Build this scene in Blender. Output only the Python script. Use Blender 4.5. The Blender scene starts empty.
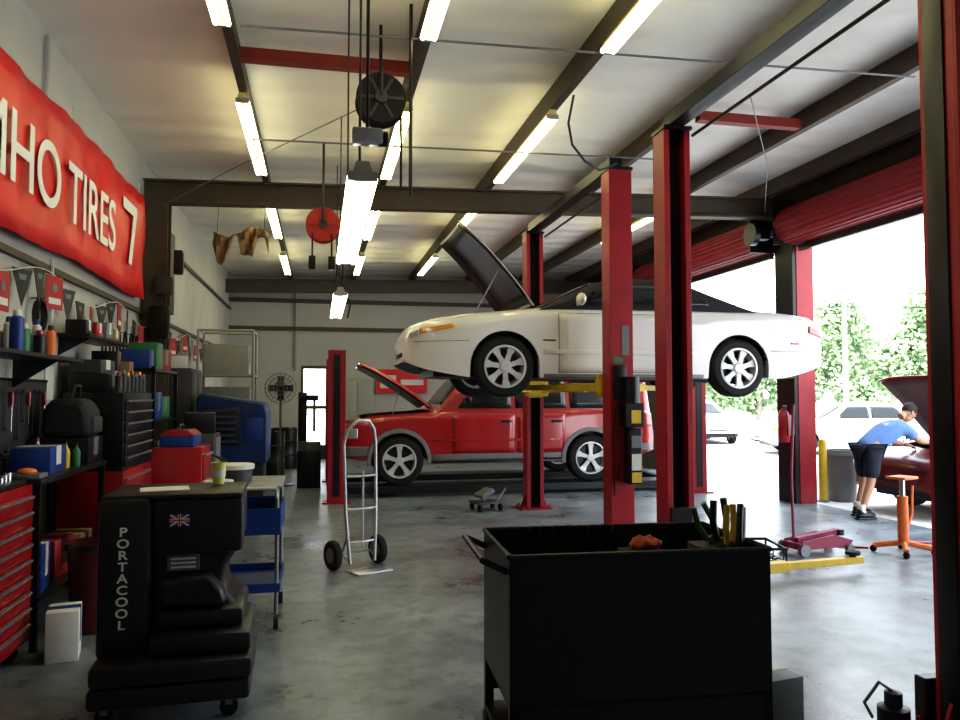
import bpy, bmesh, math, random
from mathutils import Vector, Matrix, Euler
R=math.radians; PI=math.pi; random.seed(7)
COL=bpy.context.scene.collection
# ------------------------------------------------------------------ materials
def M(name,col,rough=.5,metal=0,var=.15,scale=8,bump=0,emit=0,coat=0,ecol=None,alpha=1):
    m=bpy.data.materials.new(name); m.use_nodes=True; nt=m.node_tree; N=nt.nodes; L=nt.links
    p=N['Principled BSDF']; p.inputs['Roughness'].default_value=rough; p.inputs['Metallic'].default_value=metal
    tc=N.new('ShaderNodeTexCoord'); nz=N.new('ShaderNodeTexNoise'); nz.inputs['Scale'].default_value=scale; nz.inputs['Detail'].default_value=6
    L.new(tc.outputs['Object'],nz.inputs['Vector'])
    mx=N.new('ShaderNodeMix'); mx.data_type='RGBA'
    mx.inputs[6].default_value=(*[max(0,c*(1-var)) for c in col],1); mx.inputs[7].default_value=(*[min(1,c*(1+var)) for c in col],1)
    L.new(nz.outputs['Fac'],mx.inputs[0]); L.new(mx.outputs[2],p.inputs['Base Color'])
    if bump:
        b=N.new('ShaderNodeBump'); b.inputs['Strength'].default_value=bump; b.inputs['Distance'].default_value=.02
        L.new(nz.outputs['Fac'],b.inputs['Height']); L.new(b.outputs['Normal'],p.inputs['Normal'])
    if emit:
        p.inputs['Emission Color'].default_value=(*(ecol or col),1); p.inputs['Emission Strength'].default_value=emit
    if coat: p.inputs['Coat Weight'].default_value=coat; p.inputs['Coat Roughness'].default_value=.08
    return m
RED=M('red_lift_paint',(.33,.009,.02),.42,0,.4,5,.1)
REDC=M('red_car_paint',(.42,.008,.012),.3,0,.05,2,coat=1)
MAROON=M('maroon_car_paint',(.14,.008,.012),.35,0,.05,2,coat=.6)
WHITEC=M('white_car_paint',(.82,.82,.8),.3,0,.03,2,coat=1)
SILVER=M('silver_car_paint',(.5,.52,.54),.3,.4,.05,2,coat=1)
DGREY=M('dark_grey_trim',(.045,.045,.05),.5,0,.2)
CLAD=M('grey_cladding',(.2,.2,.21),.5,0,.1)
BLACK=M('black_plastic',(.01,.01,.012),.4,0,.4,12,.1)
BLACKM=M('black_metal',(.008,.008,.01),.38,.1,.4,10,.08)
RUB=M('rubber',(.01,.01,.01),.8,0,.3,30,.1)
SOFT=M('black_canvas',(.015,.015,.018),.75,0,.2,40,.2)
GLASS=M('dark_car_glass',(.012,.015,.018),.12,0,.1,3)
CHROME=M('chrome',(.7,.7,.72),.18,1,.05)
ALU=M('aluminium',(.6,.61,.63),.32,.8,.1,20)
RIM=M('silver_rim_paint',(.66,.67,.68),.35,.15,.05,4,coat=.6)
STEEL=M('grey_steel',(.22,.23,.24),.45,.5,.25,12)
BROWN=M('brown_primer_steel',(.085,.065,.045),.6,.1,.3,6,.1)
REDST=M('red_primer_steel',(.3,.04,.025),.6,.1,.3,6)
YEL=M('yellow_paint',(.62,.42,.03),.45,0,.3,10,.1)
ORANGE=M('orange_paint',(.75,.18,.04),.5,0,.2,10)
BLUE=M('blue_plastic',(.01,.045,.22),.45,0,.2,8,.1)
DBLUE=M('machine_blue_plastic',(.006,.03,.12),.45,0,.3,8,.1)
LBLUE=M('light_blue_cloth',(.14,.26,.55),.85,0,.12,14,.3)
NAVY=M('navy_cloth',(.015,.018,.035),.9,0,.2,14,.3)
SKIN=M('skin',(.5,.27,.18),.55,0,.1,20)
HAIR=M('dark_hair',(.03,.02,.015),.7,0,.3,60,.5)
WHITE=M('white_plastic',(.62,.62,.6),.5,0,.06)
PAPER=M('white_paper',(.65,.65,.62),.8,0,.05)
CARD=M('cardboard',(.26,.17,.09),.8,0,.12,12)
GREENP=M('green_plastic',(.03,.18,.07),.45)
LAMP=M('fluorescent_tube',(1,.95,.7),.4,0,0,2,emit=11,ecol=(1,.95,.55))
LAMP2=M('cool_fluorescent_tube',(1,1,.9),.4,0,0,2,emit=8,ecol=(1,1,.85))
HOUS=M('glow_tinted_housing',(.65,.58,.22),.5,0,.1,emit=.1,ecol=(1,.85,.2))  # yellow glow of the tubes put into the housing colour, plus faint emission
CAPM=M('silver_lamp_fitting',(.45,.45,.42),.5,.3,.1)
REDB=M('banner_vinyl',(.68,.02,.022),.4,0,.12,3,.15)
WTXT=M('white_print',(.85,.83,.8),.6,0,.02)
REDP=M('red_tool_enamel',(.38,.01,.015),.3,0,.1,6,coat=.5)
TAN=M('brown_tarp',(.38,.22,.11),.8,0,.5,8,.5)
LEAF=M('hazy_leaves',(.46,.58,.36),.8,0,.35,1.5)  # distance haze put into the pale leaf colour
BARK=M('bark',(.3,.26,.22),.9,0,.3,8,.5)
WOOD=M('weathered_wood',(.22,.19,.17),.8,0,.3,8,.3)
AMBER=M('amber_lens',(.9,.38,.03),.15,0,.1,coat=1)
TAIL=M('red_lens',(.5,.01,.01),.15,0,.1,coat=1)
LENS=M('clear_lens',(.6,.62,.63),.1,.3,.1,coat=1)
CUP=M('yellow_green_cup',(.6,.62,.15),.5)
GREYP=M('grey_plastic',(.17,.18,.19),.6,0,.15)
BEIGE=M('beige_enamel',(.33,.33,.3),.5,0,.12)

def floor_mat():
    m=bpy.data.materials.new('stained_concrete'); m.use_nodes=True; nt=m.node_tree; N=nt.nodes; L=nt.links; p=N['Principled BSDF']
    tc=N.new('ShaderNodeTexCoord'); n1=N.new('ShaderNodeTexNoise'); n1.inputs['Scale'].default_value=1.0; n1.inputs['Detail'].default_value=12; n1.inputs['Roughness'].default_value=.66
    n2=N.new('ShaderNodeTexNoise'); n2.inputs['Scale'].default_value=5; n2.inputs['Detail'].default_value=10; n2.inputs['Roughness'].default_value=.68
    L.new(tc.outputs['Object'],n1.inputs['Vector']); L.new(tc.outputs['Object'],n2.inputs['Vector'])
    cr=N.new('ShaderNodeValToRGB'); e=cr.color_ramp.elements
    e[0].position=.32; e[0].color=(.095,.115,.13,1); e[1].position=.7; e[1].color=(.33,.38,.41,1)
    x=cr.color_ramp.elements.new(.49); x.color=(.2,.235,.26,1)
    L.new(n1.outputs['Fac'],cr.inputs[0])
    mx=N.new('ShaderNodeMix'); mx.data_type='RGBA'; mx.blend_type='MULTIPLY'; mx.inputs[0].default_value=.7
    c2=N.new('ShaderNodeValToRGB'); c2.color_ramp.elements[0].position=.35; c2.color_ramp.elements[0].color=(.38,.38,.39,1); c2.color_ramp.elements[1].position=.55
    L.new(n2.outputs['Fac'],c2.inputs[0]); L.new(cr.outputs[0],mx.inputs[6]); L.new(c2.outputs[0],mx.inputs[7]); L.new(mx.outputs[2],p.inputs['Base Color'])
    mr=N.new('ShaderNodeMapRange'); mr.inputs[1].default_value=.3; mr.inputs[2].default_value=.7; mr.inputs[3].default_value=.22; mr.inputs[4].default_value=.46; L.new(n1.outputs['Fac'],mr.inputs[0]); L.new(mr.outputs[0],p.inputs['Roughness'])
    b=N.new('ShaderNodeBump'); b.inputs['Strength'].default_value=.12; b.inputs['Distance'].default_value=.01; L.new(n2.outputs['Fac'],b.inputs['Height']); L.new(b.outputs['Normal'],p.inputs['Normal'])
    return m
def insul_mat(name,col,sc,ax,st=.55):
    m=M(name,col,.6,0,.12,.9,.0); nt=m.node_tree; N=nt.nodes; L=nt.links; p=N['Principled BSDF']
    tc=N.new('ShaderNodeTexCoord'); w=N.new('ShaderNodeTexWave'); w.bands_direction=ax; w.inputs['Scale'].default_value=sc; w.inputs['Distortion'].default_value=5; w.inputs['Detail'].default_value=3; w.inputs['Detail Scale'].default_value=1.2
    L.new(tc.outputs['Object'],w.inputs['Vector']); b=N.new('ShaderNodeBump'); b.inputs['Strength'].default_value=st; b.inputs['Distance'].default_value=.05
    L.new(w.outputs['Fac'],b.inputs['Height']); L.new(b.outputs['Normal'],p.inputs['Normal']); return m
FLOORM=floor_mat()
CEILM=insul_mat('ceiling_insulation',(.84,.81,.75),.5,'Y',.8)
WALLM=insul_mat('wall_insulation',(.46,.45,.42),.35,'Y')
PAVE=M('pavement',(.7,.69,.66),.85,0,.12,1.2,.1)
GRASS=M('grass',(.35,.48,.25),.9,0,.3,2,.3)

# ------------------------------------------------------------------ mesh builder
class MB:
    def __init__(s): s.b=bmesh.new()
    def box(s,c,d,rot=None,bev=0):
        mt=Matrix.Translation(c)@(Euler(rot).to_matrix().to_4x4() if rot else Matrix())@Matrix.Diagonal((*d,1))
        r=bmesh.ops.create_cube(s.b,size=1,matrix=mt)
        if bev:
            ed={e for v in r['verts'] for e in v.link_edges}
            bmesh.ops.bevel(s.b,geom=list(ed),offset=bev,segments=2,affect='EDGES',profile=.5)
        return s
    def b2(s,x0,x1,y0,y1,z0,z1,bev=0): return s.box(((x0+x1)/2,(y0+y1)/2,(z0+z1)/2),(x1-x0,y1-y0,z1-z0),None,bev)
    def cyl(s,p0,p1,r,r2=None,n=16):
        p0=Vector(p0);p1=Vector(p1);d=p1-p0
        mt=Matrix.Translation((p0+p1)/2)@d.to_track_quat('Z','Y').to_matrix().to_4x4()
        bmesh.ops.create_cone(s.b,cap_ends=True,segments=n,radius1=r,radius2=r if r2 is None else r2,depth=d.length,matrix=mt); return s
    def tube(s,pts,r,n=8):
        pts=[Vector(p) for p in pts]; rings=[]; up=None
        for i,p in enumerate(pts):
            t=(pts[min(i+1,len(pts)-1)]-pts[max(i-1,0)]).normalized()
            if up is None: up=t.orthogonal().normalized()
            up=(up-t*up.dot(t)); up=up.normalized() if up.length>1e-6 else t.orthogonal().normalized()
            q=t.cross(up); rings.append([s.b.verts.new(p+(up*math.cos(a)+q*math.sin(a))*r) for a in [2*PI*k/n for k in range(n)]])
        for a,b in zip(rings,rings[1:]):
            for k in range(n): s.b.faces.new((a[k],a[(k+1)%n],b[(k+1)%n],b[k]))
        s.b.faces.new(rings[0][::-1]); s.b.faces.new(rings[-1]); return s
    def lathe(s,prof,mt=Matrix(),n=24,cap=True):
        rings=[]
        for (r,z) in prof:
            r=max(r,1e-4); rings.append([s.b.verts.new(mt@Vector((r*math.cos(2*PI*k/n),r*math.sin(2*PI*k/n),z))) for k in range(n)])
        if not cap: rings.append(rings[0])
        for a,b in zip(rings,rings[1:]):
            for k in range(n): s.b.faces.new((a[k],a[(k+1)%n],b[(k+1)%n],b[k]))
        if cap: s.b.faces.new(rings[0][::-1]); s.b.faces.new(rings[-1])
        return s
    def prism(s,poly,ax,a,b):
        f={'X':lambda u,v,w:(w,u,v),'Y':lambda u,v,w:(u,w,v),'Z':lambda u,v,w:(u,v,w)}[ax]
        A=[s.b.verts.new(f(u,v,a)) for u,v in poly]; B=[s.b.verts.new(f(u,v,b)) for u,v in poly]; n=len(poly)
        for k in range(n): s.b.faces.new((A[k],A[(k+1)%n],B[(k+1)%n],B[k]))
        s.b.faces.new(A[::-1]); s.b.faces.new(B); return s
    def sph(s,c,r,n=16,rot=None):
        if not hasattr(r,'__len__'): r=(r,r,r)
        mt=Matrix.Translation(c)@(Euler(rot).to_matrix().to_4x4() if rot else Matrix())@Matrix.Diagonal((*r,1))
        bmesh.ops.create_uvsphere(s.b,u_segments=n,v_segments=max(6,n//2+2),radius=1,matrix=mt); return s
    def grid(s,rows,skip=None):
        V=[[s.b.verts.new(p) for p in r] for r in rows]
        for i in range(len(V)-1):
            for j in range(len(V[0])-1):
                if skip and skip(i,j): continue
                s.b.faces.new((V[i][j],V[i][j+1],V[i+1][j+1],V[i+1][j]))
        return V
    def out(s,name,mat,parent=None,smooth=True,bev=0,solid=0):
        bmesh.ops.recalc_face_normals(s.b,faces=s.b.faces)
        me=bpy.data.meshes.new(name); s.b.to_mesh(me); s.b.free(); me.materials.append(mat)
        o=bpy.data.objects.new(name,me); COL.objects.link(o)
        if parent: o.parent=parent
        if smooth:
            me.polygons.foreach_set('use_smooth',[True]*len(me.polygons)); me.set_sharp_from_angle(angle=R(38))
        if solid: m=o.modifiers.new('solid','SOLIDIFY'); m.thickness=solid; m.offset=0
        if bev: m=o.modifiers.new('bevel','BEVEL'); m.width=bev; m.segments=2; m.limit_method='ANGLE'
        return o
def tag(o,label,cat,group=None,kind=None):
    o['label']=label; o['category']=cat
    if group: o['group']=group
    if kind: o['kind']=kind
    return o
def thing(name,label,cat,loc=(0,0,0),rz=0,group=None):
    o=bpy.data.objects.new(name,None); COL.objects.link(o); o.location=loc; o.rotation_euler=(0,0,rz); o.empty_display_size=.1
    return tag(o,label,cat,group)
def struct(o): o['kind']='structure'; return o
def text(name,st,size,mat,parent,mt,ext=.002,bold=0,sx=1,align='LEFT',line=1):
    cu=bpy.data.curves.new(name,'FONT'); cu.body=st; cu.size=size; cu.extrude=ext; cu.offset=bold; cu.align_x=align; cu.space_line=line
    t=bpy.data.objects.new(name,cu); COL.objects.link(t); bpy.context.view_layer.update()
    me=bpy.data.meshes.new_from_object(t.evaluated_get(bpy.context.evaluated_depsgraph_get()))
    xs=[v.co.x for v in me.vertices]; w=max(xs)-min(xs)
    if sx<0: sx=-sx/w            # negative sx: wanted width in metres
    me.transform(Matrix(mt)@Matrix.Diagonal((sx,1,1,1))); me.materials.clear(); me.materials.append(mat)
    bpy.data.objects.remove(t); o=bpy.data.objects.new(name,me); COL.objects.link(o); o.parent=parent; return o
def frame(o,x,y):
    x=Vector(x).normalized(); y=Vector(y).normalized(); z=x.cross(y); m=Matrix((x,y,z)).transposed().to_4x4(); m.translation=Vector(o); return m

# ------------------------------------------------------------------ the building
XL,XR,YB,YF=-2.2,7.1,19.5,-3
zc=lambda x:4.55+.025*(x-XL)
struct(MB().b2(XL-.1,XR+.1,YF,YB+.1,-.1,0).out('floor',FLOORM,smooth=False))
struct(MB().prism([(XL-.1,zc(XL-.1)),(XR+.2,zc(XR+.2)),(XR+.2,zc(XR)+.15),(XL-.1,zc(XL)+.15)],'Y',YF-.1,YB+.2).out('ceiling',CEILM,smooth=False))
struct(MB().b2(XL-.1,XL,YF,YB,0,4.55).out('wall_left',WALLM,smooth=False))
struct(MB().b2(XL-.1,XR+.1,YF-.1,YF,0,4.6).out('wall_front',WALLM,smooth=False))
w=MB()
for x0,x1,z0 in ((XL,-.46,0),(.2,XR+.1,0),(-.46,.2,2.33)): w.prism([(x0,z0),(x1,z0),(x1,zc(x1)+.02),(x0,zc(x0)+.02)],'Y',YB,YB+.1)
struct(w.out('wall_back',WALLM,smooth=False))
w=MB(); zo=3.86
for a,b in ((YF,1.6),(5.2,5.6),(10.15,10.55),(15.3,YB)): w.b2(XR,XR+.12,a,b,0,zo)
w.b2(XR,XR+.12,YF,YB,zo,4.79); struct(w.out('wall_right',M('dark_wall_panel',(.13,.12,.11),.6,0,.2,2),smooth=False))
d=MB(); d.b2(-.46,-.4,YB-.02,YB+.08,0,2.33); d.b2(.14,.2,YB-.02,YB+.08,0,2.33); d.b2(-.4,.14,YB-.02,YB+.08,2.25,2.33); d.b2(-.4,.14,YB+.02,YB+.06,0,.35); d.b2(-.4,.14,YB+.02,YB+.06,1.25,1.33)
struct(d.out('door_1',BROWN,smooth=False))
struct(MB().b2(XL,XL+.02,YF,YB,0,1.2).out('trim_1',M('dark_base_band',(.06,.055,.05),.7,0,.3,3),smooth=False))  # darker band along the lower part of the left wall
PUR=[-.72,.79,2.25,3.75,5.2,6.5]
for i,x in enumerate(PUR):
    z=zc(x); m=MB(); m.b2(x-.03,x+.03,YF+.02,YB-.02,z-.2,z-.002); m.b2(x-.03,x+.05,YF+.02,YB-.02,z-.215,z-.2)
    struct(m.out('roof_purlin',BROWN,smooth=False))
for i,(y,th) in enumerate(((10.2,.3),(18.7,.3),(1.6,.3))):
    m=MB()
    for (za,zb,hw) in ((-.225,-.25,.09),(-.25,-.5,.015),(-.5,-.53,.09)):
        m.prism([(XL,zc(XL)+za),(XR,zc(XR)+za),(XR,zc(XR)+zb),(XL,zc(XL)+zb)],'Y',y-hw,y+hw)
    struct(m.out('roof_rafter',BROWN,smooth=False))
x=XL+.16; y=10.2; m=MB(); m.b2(x-.15,x+.15,y-.12,y-.1,0,4.05); m.b2(x-.15,x+.15,y+.1,y+.12,0,4.05); m.b2(x-.01,x+.01,y-.1,y+.1,0,4.05)
struct(m.out('wall_column',BROWN,smooth=False))
for y,x0,x1 in ((6.5,-.69,.76),(7.3,3.9,5.1)):
    z=zc(x0)-.2; struct(MB().b2(x0,x1,y-.05,y+.05,z,z+.1).out('roof_strut',REDST,smooth=False))
for z in (2.6,3.7):
    struct(MB().b2(XL,XL+.05,YF,YB,z,z+.05).out('wall_girt',BROWN,smooth=False))
for z in (3.9,3.2):
    struct(MB().b2(XL,XR,YB-.08,YB,z,z+.1).out('wall_girt',BROWN,smooth=False))
struct(MB().b2(XR-.1,XR,YF,YB,4.42,4.55).out('wall_girt',BROWN,smooth=False))
m=MB(); m.b2(XR-.14,XR-.001,10.12,10.17,0,3.9); m.b2(XR-.14,XR-.001,10.53,10.58,0,3.9); m.b2(XR-.02,XR-.001,10.17,10.53,0,3.9); m.b2(XR-.16,XR+.12,10.05,10.12,0,3.9)
struct(m.out('door_pier',RED,smooth=False,bev=.004))
struct(MB().b2(XR-.22,XR-.165,10.06,10.5,0,3.86).out('door_pier_track',BLACKM,smooth=False))
struct(MB().b2(XR+.12,60,-30,62,-.12,-.02).out('ground_pavement',PAVE,smooth=False))
struct(MB().b2(-40,60,62,120,-.12,-.02).out('ground_grass',GRASS,smooth=False))
struct(MB().b2(-40,XR+.12,YB+.12,62,-.12,-.02).out('ground_back',PAVE,smooth=False))
struct(MB().b2(60,140,-30,120,-.12,-.02).out('ground_grass',GRASS,smooth=False))
struct(MB().prism([(20,38),(46,19),(50,23),(22,44)],'Z',-.02,.1).out('grass_verge',GRASS,smooth=False))

def rolldoor(y0,y1,label):
    t=thing('roller_door',label,'roller door',(XR-.29,y0,0)); L=y1-y0
    n=96; pl=[]
    for k in range(n):
        r=.25+(.016 if k%4 in (1,2) else 0)+.012*k/n; a=2*PI*k/n; pl.append((r*math.cos(a),4.1+r*math.sin(a)))
    MB().prism(pl,'Y',0,L).out('door_coil',M('roller_door_red',(.3,.015,.025),.45,0,.3,3),t,False)
    for a,b in ((-.035,-.01),(L+.01,L+.035)): MB().b2(-.26,.27,a,b,3.82,4.38).out('bracket',BLACKM,t,False)
    MB().b2(.12,.19,.02,L-.02,3.74,3.82).out('bottom_bar',BLACKM,t,False)
rolldoor(5.7,10.0,'red roller door coiled above the bay opening beside the leaning person')
rolldoor(10.68,15.2,'red roller door coiled above the farther bay opening behind the white car')
m=thing('door_motor','black round door opener drum on the header between the two red coils','motor',(XR-.75,10.33,4.05))
MB().cyl((0,0,-.02),(.09,0,-.02),.17,n=24).out('drum',BLACKM,m); MB().b2(.09,.3,-.08,.08,-.1,.1).out('motor_housing',BLACKM,m,bev=.01); MB().b2(.3,.74,-.03,.03,-.05,.05).out('bracket',STEEL,m,False)

# ------------------------------------------------------------------ fluorescent lights
def fixture(x,y,z,label,group,mat=LAMP,hang=0,sp=.09):
    t=thing('fluorescent_light',label,'ceiling light',(x,y,z),0,group)
    MB().prism([(-.045,.0),(.045,.0),(.03,.05),(-.03,.05)],'Y',0,2.4).out('housing',CAPM if hang else HOUS,t,False)
    for k in (-1,1): MB().cyl((k*sp/2,.03,-.026),(k*sp/2,2.37,-.026),.019,n=10).out('tube',mat,t)
    for a,b in ((0,.03),(2.37,2.4)): MB().b2(-sp/2-.015,sp/2+.015,a,b,-.04,.0).out('end_cap',CAPM,t,False)
    if hang:
        for yy in (.3,2.1): MB().tube([(0,yy,.05),(0,yy,hang)],.007,6).out('hanging_chain',BLACKM,t)
    return t
rows=((-.72,'left'),(.79,'middle'),(2.25,'right'))
ordn=['nearest','second nearest','third nearest','farthest']
for x,nm in rows:
    for k,y in enumerate((3.3,7.15,11.0,15.0)):
        fixture(x,y,zc(x)-.266,f'lit twin tube fluorescent fixture, {ordn[k]} in the {nm} ceiling row','fluorescent fixtures along the roof purlins')
fixture(5.2,11.0,zc(5.2)-.266,'lit fluorescent fixture over the white car tail near the roller doors','fluorescent fixtures along the roof purlins')
fixture(.19,3.6,2.66,'low fluorescent fixture hung on chains under the black hose reel',None,LAMP2,1.94,.11)
fixture(.2,7.9,2.66,'far low fluorescent fixture hung on chains beyond the red reel',None,LAMP2,1.94,.11)

# ------------------------------------------------------------------ lifts
REDN=M('lit_red_lift_paint',(.42,.012,.025),.4,0,.3,5,.1)  # lighter copy of the lift red, light on the near post put into its colour
def lift(y0,y1,x,H,zc_,armsets,label,power=True):
    t=thing('two_post_lift',label,'car lift',(x,y0,0)); D=y1-y0; h=.122
    for k,(yy,s) in enumerate(((0,1),(D,-1))):
        c=MB(); c.b2(-h,h,*sorted((yy-s*.12,yy-s*.105)),0.02,H); c.b2(-h,-h+.015,yy-.105,yy+.105,.02,H); c.b2(h-.015,h,yy-.105,yy+.105,.02,H)
        c.b2(-h+.015,-.07,*sorted((yy+s*.09,yy+s*.105)),.02,H); c.b2(.07,h-.015,*sorted((yy+s*.09,yy+s*.105)),.02,H)
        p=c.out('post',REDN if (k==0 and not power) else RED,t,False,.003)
        MB().b2(-.1,.1,*sorted((yy-s*.1,yy-s*.05)),.04,H-.01).out('slide_channel',BLACKM,p,False)
        b=MB(); b.b2(-.22,.22,yy-.19,yy+.19,0,.02)
        for sx in (-1,1):
            b.prism([(sx*h,.02),(sx*.2,.02),(sx*h,.2)],'Y',yy-.01,yy+.01)
            for sy in (-1,1): b.cyl((sx*.18,yy+sy*.15,.02),(sx*.18,yy+sy*.15,.06),.014,n=6)
        b.out('base_plate',RED,p,False)
        MB().b2(-h-.01,h+.01,yy-.13,yy+.12,H,H+.03).out('post_cap',BLACKM,p,False)
        if not power and k==0:
            MB().b2(-h-.012,-h,yy-.05,yy+.07,.05,H-.05,.003).out('cable_cover',BLACKM,p)
        ca=MB(); ca.b2(-.1,.1,*sorted((yy+s*.0,yy+s*.125)),zc_-.12,zc_+.55); ca.b2(-.16,.16,*sorted((yy+s*.125,yy+s*.2)),zc_-.1,zc_+.14)
        ca.out('carriage',YEL if zc_>1 else BLACKM,t,bev=.008)
    for (k,ex,ey) in armsets:
        yy,s=((0,1),(D,-1))[k]; a=Vector((math.copysign(.12,ex),yy+s*.17,zc_+.0)); e=Vector((ex,ey,zc_)); q=a.lerp(e,.55); dr=(e-a); ang=math.atan2(dr.y,dr.x)
        m=MB(); c=(a+q)/2; m.box(c,((q-a).length,.1,.085),(0,0,ang)); m.cyl(a+Vector((0,0,-.06)),a+Vector((0,0,.08)),.055)
        ar=m.out('arm',YEL,t,bev=.006)
        m=MB(); c=(q+e)/2; m.box(c,((e-q).length+.2,.07,.06),(0,0,ang)); m.out('arm_extension',BLACKM if zc_>1 and k else YEL,ar,bev=.004)
        m=MB(); m.cyl(e+Vector((0,0,-.03)),e+Vector((0,0,.05)),.03); m.cyl(e+Vector((0,0,.05)),e+Vector((0,0,.08)),.065); m.out('lift_pad',RUB,ar)
    MB().b2(-.07,.07,0,D,H+.04,H+.16).out('overhead_beam',BLACKM,t,False,.005)
    MB().tube([(.15,.1,H-.04),(.15,D-.1,H-.04)],.014).out('equalizer_cable',BLACKM,t)
    if power:
        p=MB(); p.b2(-.04,.16,-.3,-.13,1.28,1.52); p=p.out('power_unit',BLACKM,t,bev=.01)
        MB().cyl((.06,-.22,1.52),(.06,-.22,1.78),.08,n=20).out('motor',BLACKM,p)
        MB().b2(-.0,.14,-.29,-.13,.72,1.27).out('oil_tank',BLACKM,p,bev=.015)
        for z0,z1,mt in ((1.08,1.2,GREYP),(.86,1.02,PAPER),(.74,.84,YEL),(1.32,1.45,YEL)): MB().b2(.02,.12,-.306,-.3,z0,z1).out('warning_label',mt,p,False)
        MB().tube([(.0,-.2,1.4),(-.1,-.19,1.45),(-.12,-.16,1.2),(-.1,-.15,.6)],.009).out('hydraulic_hose',RUB,p)
        MB().tube([(-.02,-.16,1.7),(-.08,-.2,1.5),(-.05,-.2,1.0),(-.08,-.17,.75)],.012).out('hydraulic_hose',RUB,p)
        MB().b2(-.1,.02,-.2,-.122,1.55,1.9,.01).out('switch_box',BLACKM,t)
        MB().b2(.0,.08,-.126,-.121,2.0,2.3).out('decal',GREYP,t,False)
        MB().b2(-.09,.01,-.126,-.121,1.92,1.98).out('decal',GREENP,t,False)
    return t
lift(7.32,10.46,2.98,3.9,1.68,((0,-.75,1.05),(0,.9,1.05),(1,-.8,2.1),(1,.9,2.1)),'red two post lift holding the white convertible overhead')
lift(3.06,6.11,3.01,3.9,.1,((0,1.5,.25),(0,1.3,.6),(1,1.75,3.08),(1,-.8,2.2)),'empty red two post lift nearest, post cut by right photo edge',False)
t=thing('four_post_lift','low red and black four post lift carrying the red vehicle','car lift',(0.25,11.6,0))
for px,py in ((0,0),(5.85,0),(0,2.9),(5.85,2.9)):
    p=MB(); p.b2(px-.13,px+.13,py-.1,py+.1,.02,2.27); p=p.out('post',RED,t,False,.006)
    MB().b2(px-.05,px+.05,py-.112,py-.1,.1,2.2).out('slot',BLACKM,p,False); MB().b2(px-.2,px+.2,py-.18,py+.18,0,.02).out('base_plate',RED,p,False)
for y0 in (.35,2.05): MB().b2(.2,5.65,y0,y0+.5,.06,.17).out('runway',BLACKM,t,False,.004)
for x0 in (.02,5.69): MB().b2(x0,x0+.14,.1,2.8,.03,.16).out('cross_beam',BLACKM,t,False)

# ------------------------------------------------------------------ cars
def herm(pts):
    xs=[p[0] for p in pts]; ys=[p[1] for p in pts]; n=len(xs)
    dl=[(ys[i+1]-ys[i])/(xs[i+1]-xs[i]) for i in range(n-1)]; tg=[dl[0]]
    for i in range(1,n-1): tg.append(0 if dl[i-1]*dl[i]<=0 else 2*dl[i-1]*dl[i]/(dl[i-1]+dl[i]))
    tg.append(dl[-1])
    def f(x):
        if x<=xs[0]: return ys[0]
        if x>=xs[-1]: return ys[-1]
        i=0
        while x>xs[i+1]: i+=1
        h=xs[i+1]-xs[i]; u=(x-xs[i])/h
        return ys[i]*(2*u**3-3*u*u+1)+tg[i]*h*(u**3-2*u*u+u)+ys[i+1]*(-2*u**3+3*u*u)+tg[i+1]*h*(u**3-u*u)
    return f
def wheel(t,x,y,s,r,nsp,w=.2):
    mt=Matrix.Translation((x,y,r))@Matrix.Rotation(-s*PI/2,4,'X')
    ri=r*.68; h=w/2
    tr=MB().lathe([(ri,-h),(r-.03,-h),(r,-h+.03),(r,h-.03),(r-.03,h),(ri+.01,h+.004),(ri,h-.02)],mt,40,False).out('wheel',RUB,t)
    m=MB(); m.lathe([(ri,h-.03),(ri+.008,h+.006),(ri-.014,h+.008),(ri-.026,h-.05),(ri-.03,-h+.02),(ri,-h+.02)],mt,40,False)
    m.lathe([(.001,h-.045),(.055,h-.045),(.07,h-.015),(.05,h+.002),(.001,h+.004)],mt,20)
    for k in range(nsp):
        a=2*PI*k/nsp+.3; wd=ri*(.42 if nsp==5 else .38)
        V=[]
        for (rr,ww,zz) in ((.03,.03,h-.005),(ri*.6,wd*.3,h-.02),(ri-.012,wd*.55,h-.008)):
            for sg in (-1,1): V.append((rr,sg*ww,zz)); V.append((rr,sg*ww,zz-.035))
        vs=[m.b.verts.new(mt@(Matrix.Rotation(a,4,'Z')@Vector(v))) for v in V]
        for i in (0,4):
            a0,a1,b0,b1,c0,c1,d0,d1=vs[i:i+8]
            m.b.faces.new((a0,b0,d0,c0)); m.b.faces.new((a1,c1,d1,b1)); m.b.faces.new((a0,c0,c1,a1)); m.b.faces.new((b0,b1,d1,d0))
    m.out('rim',RIM,tr)
    MB().lathe([(.001,h-.1),(ri-.04,h-.1),(ri-.04,h-.09),(.001,h-.09)],mt,28).out('brake_disc',BLACK,tr)
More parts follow.
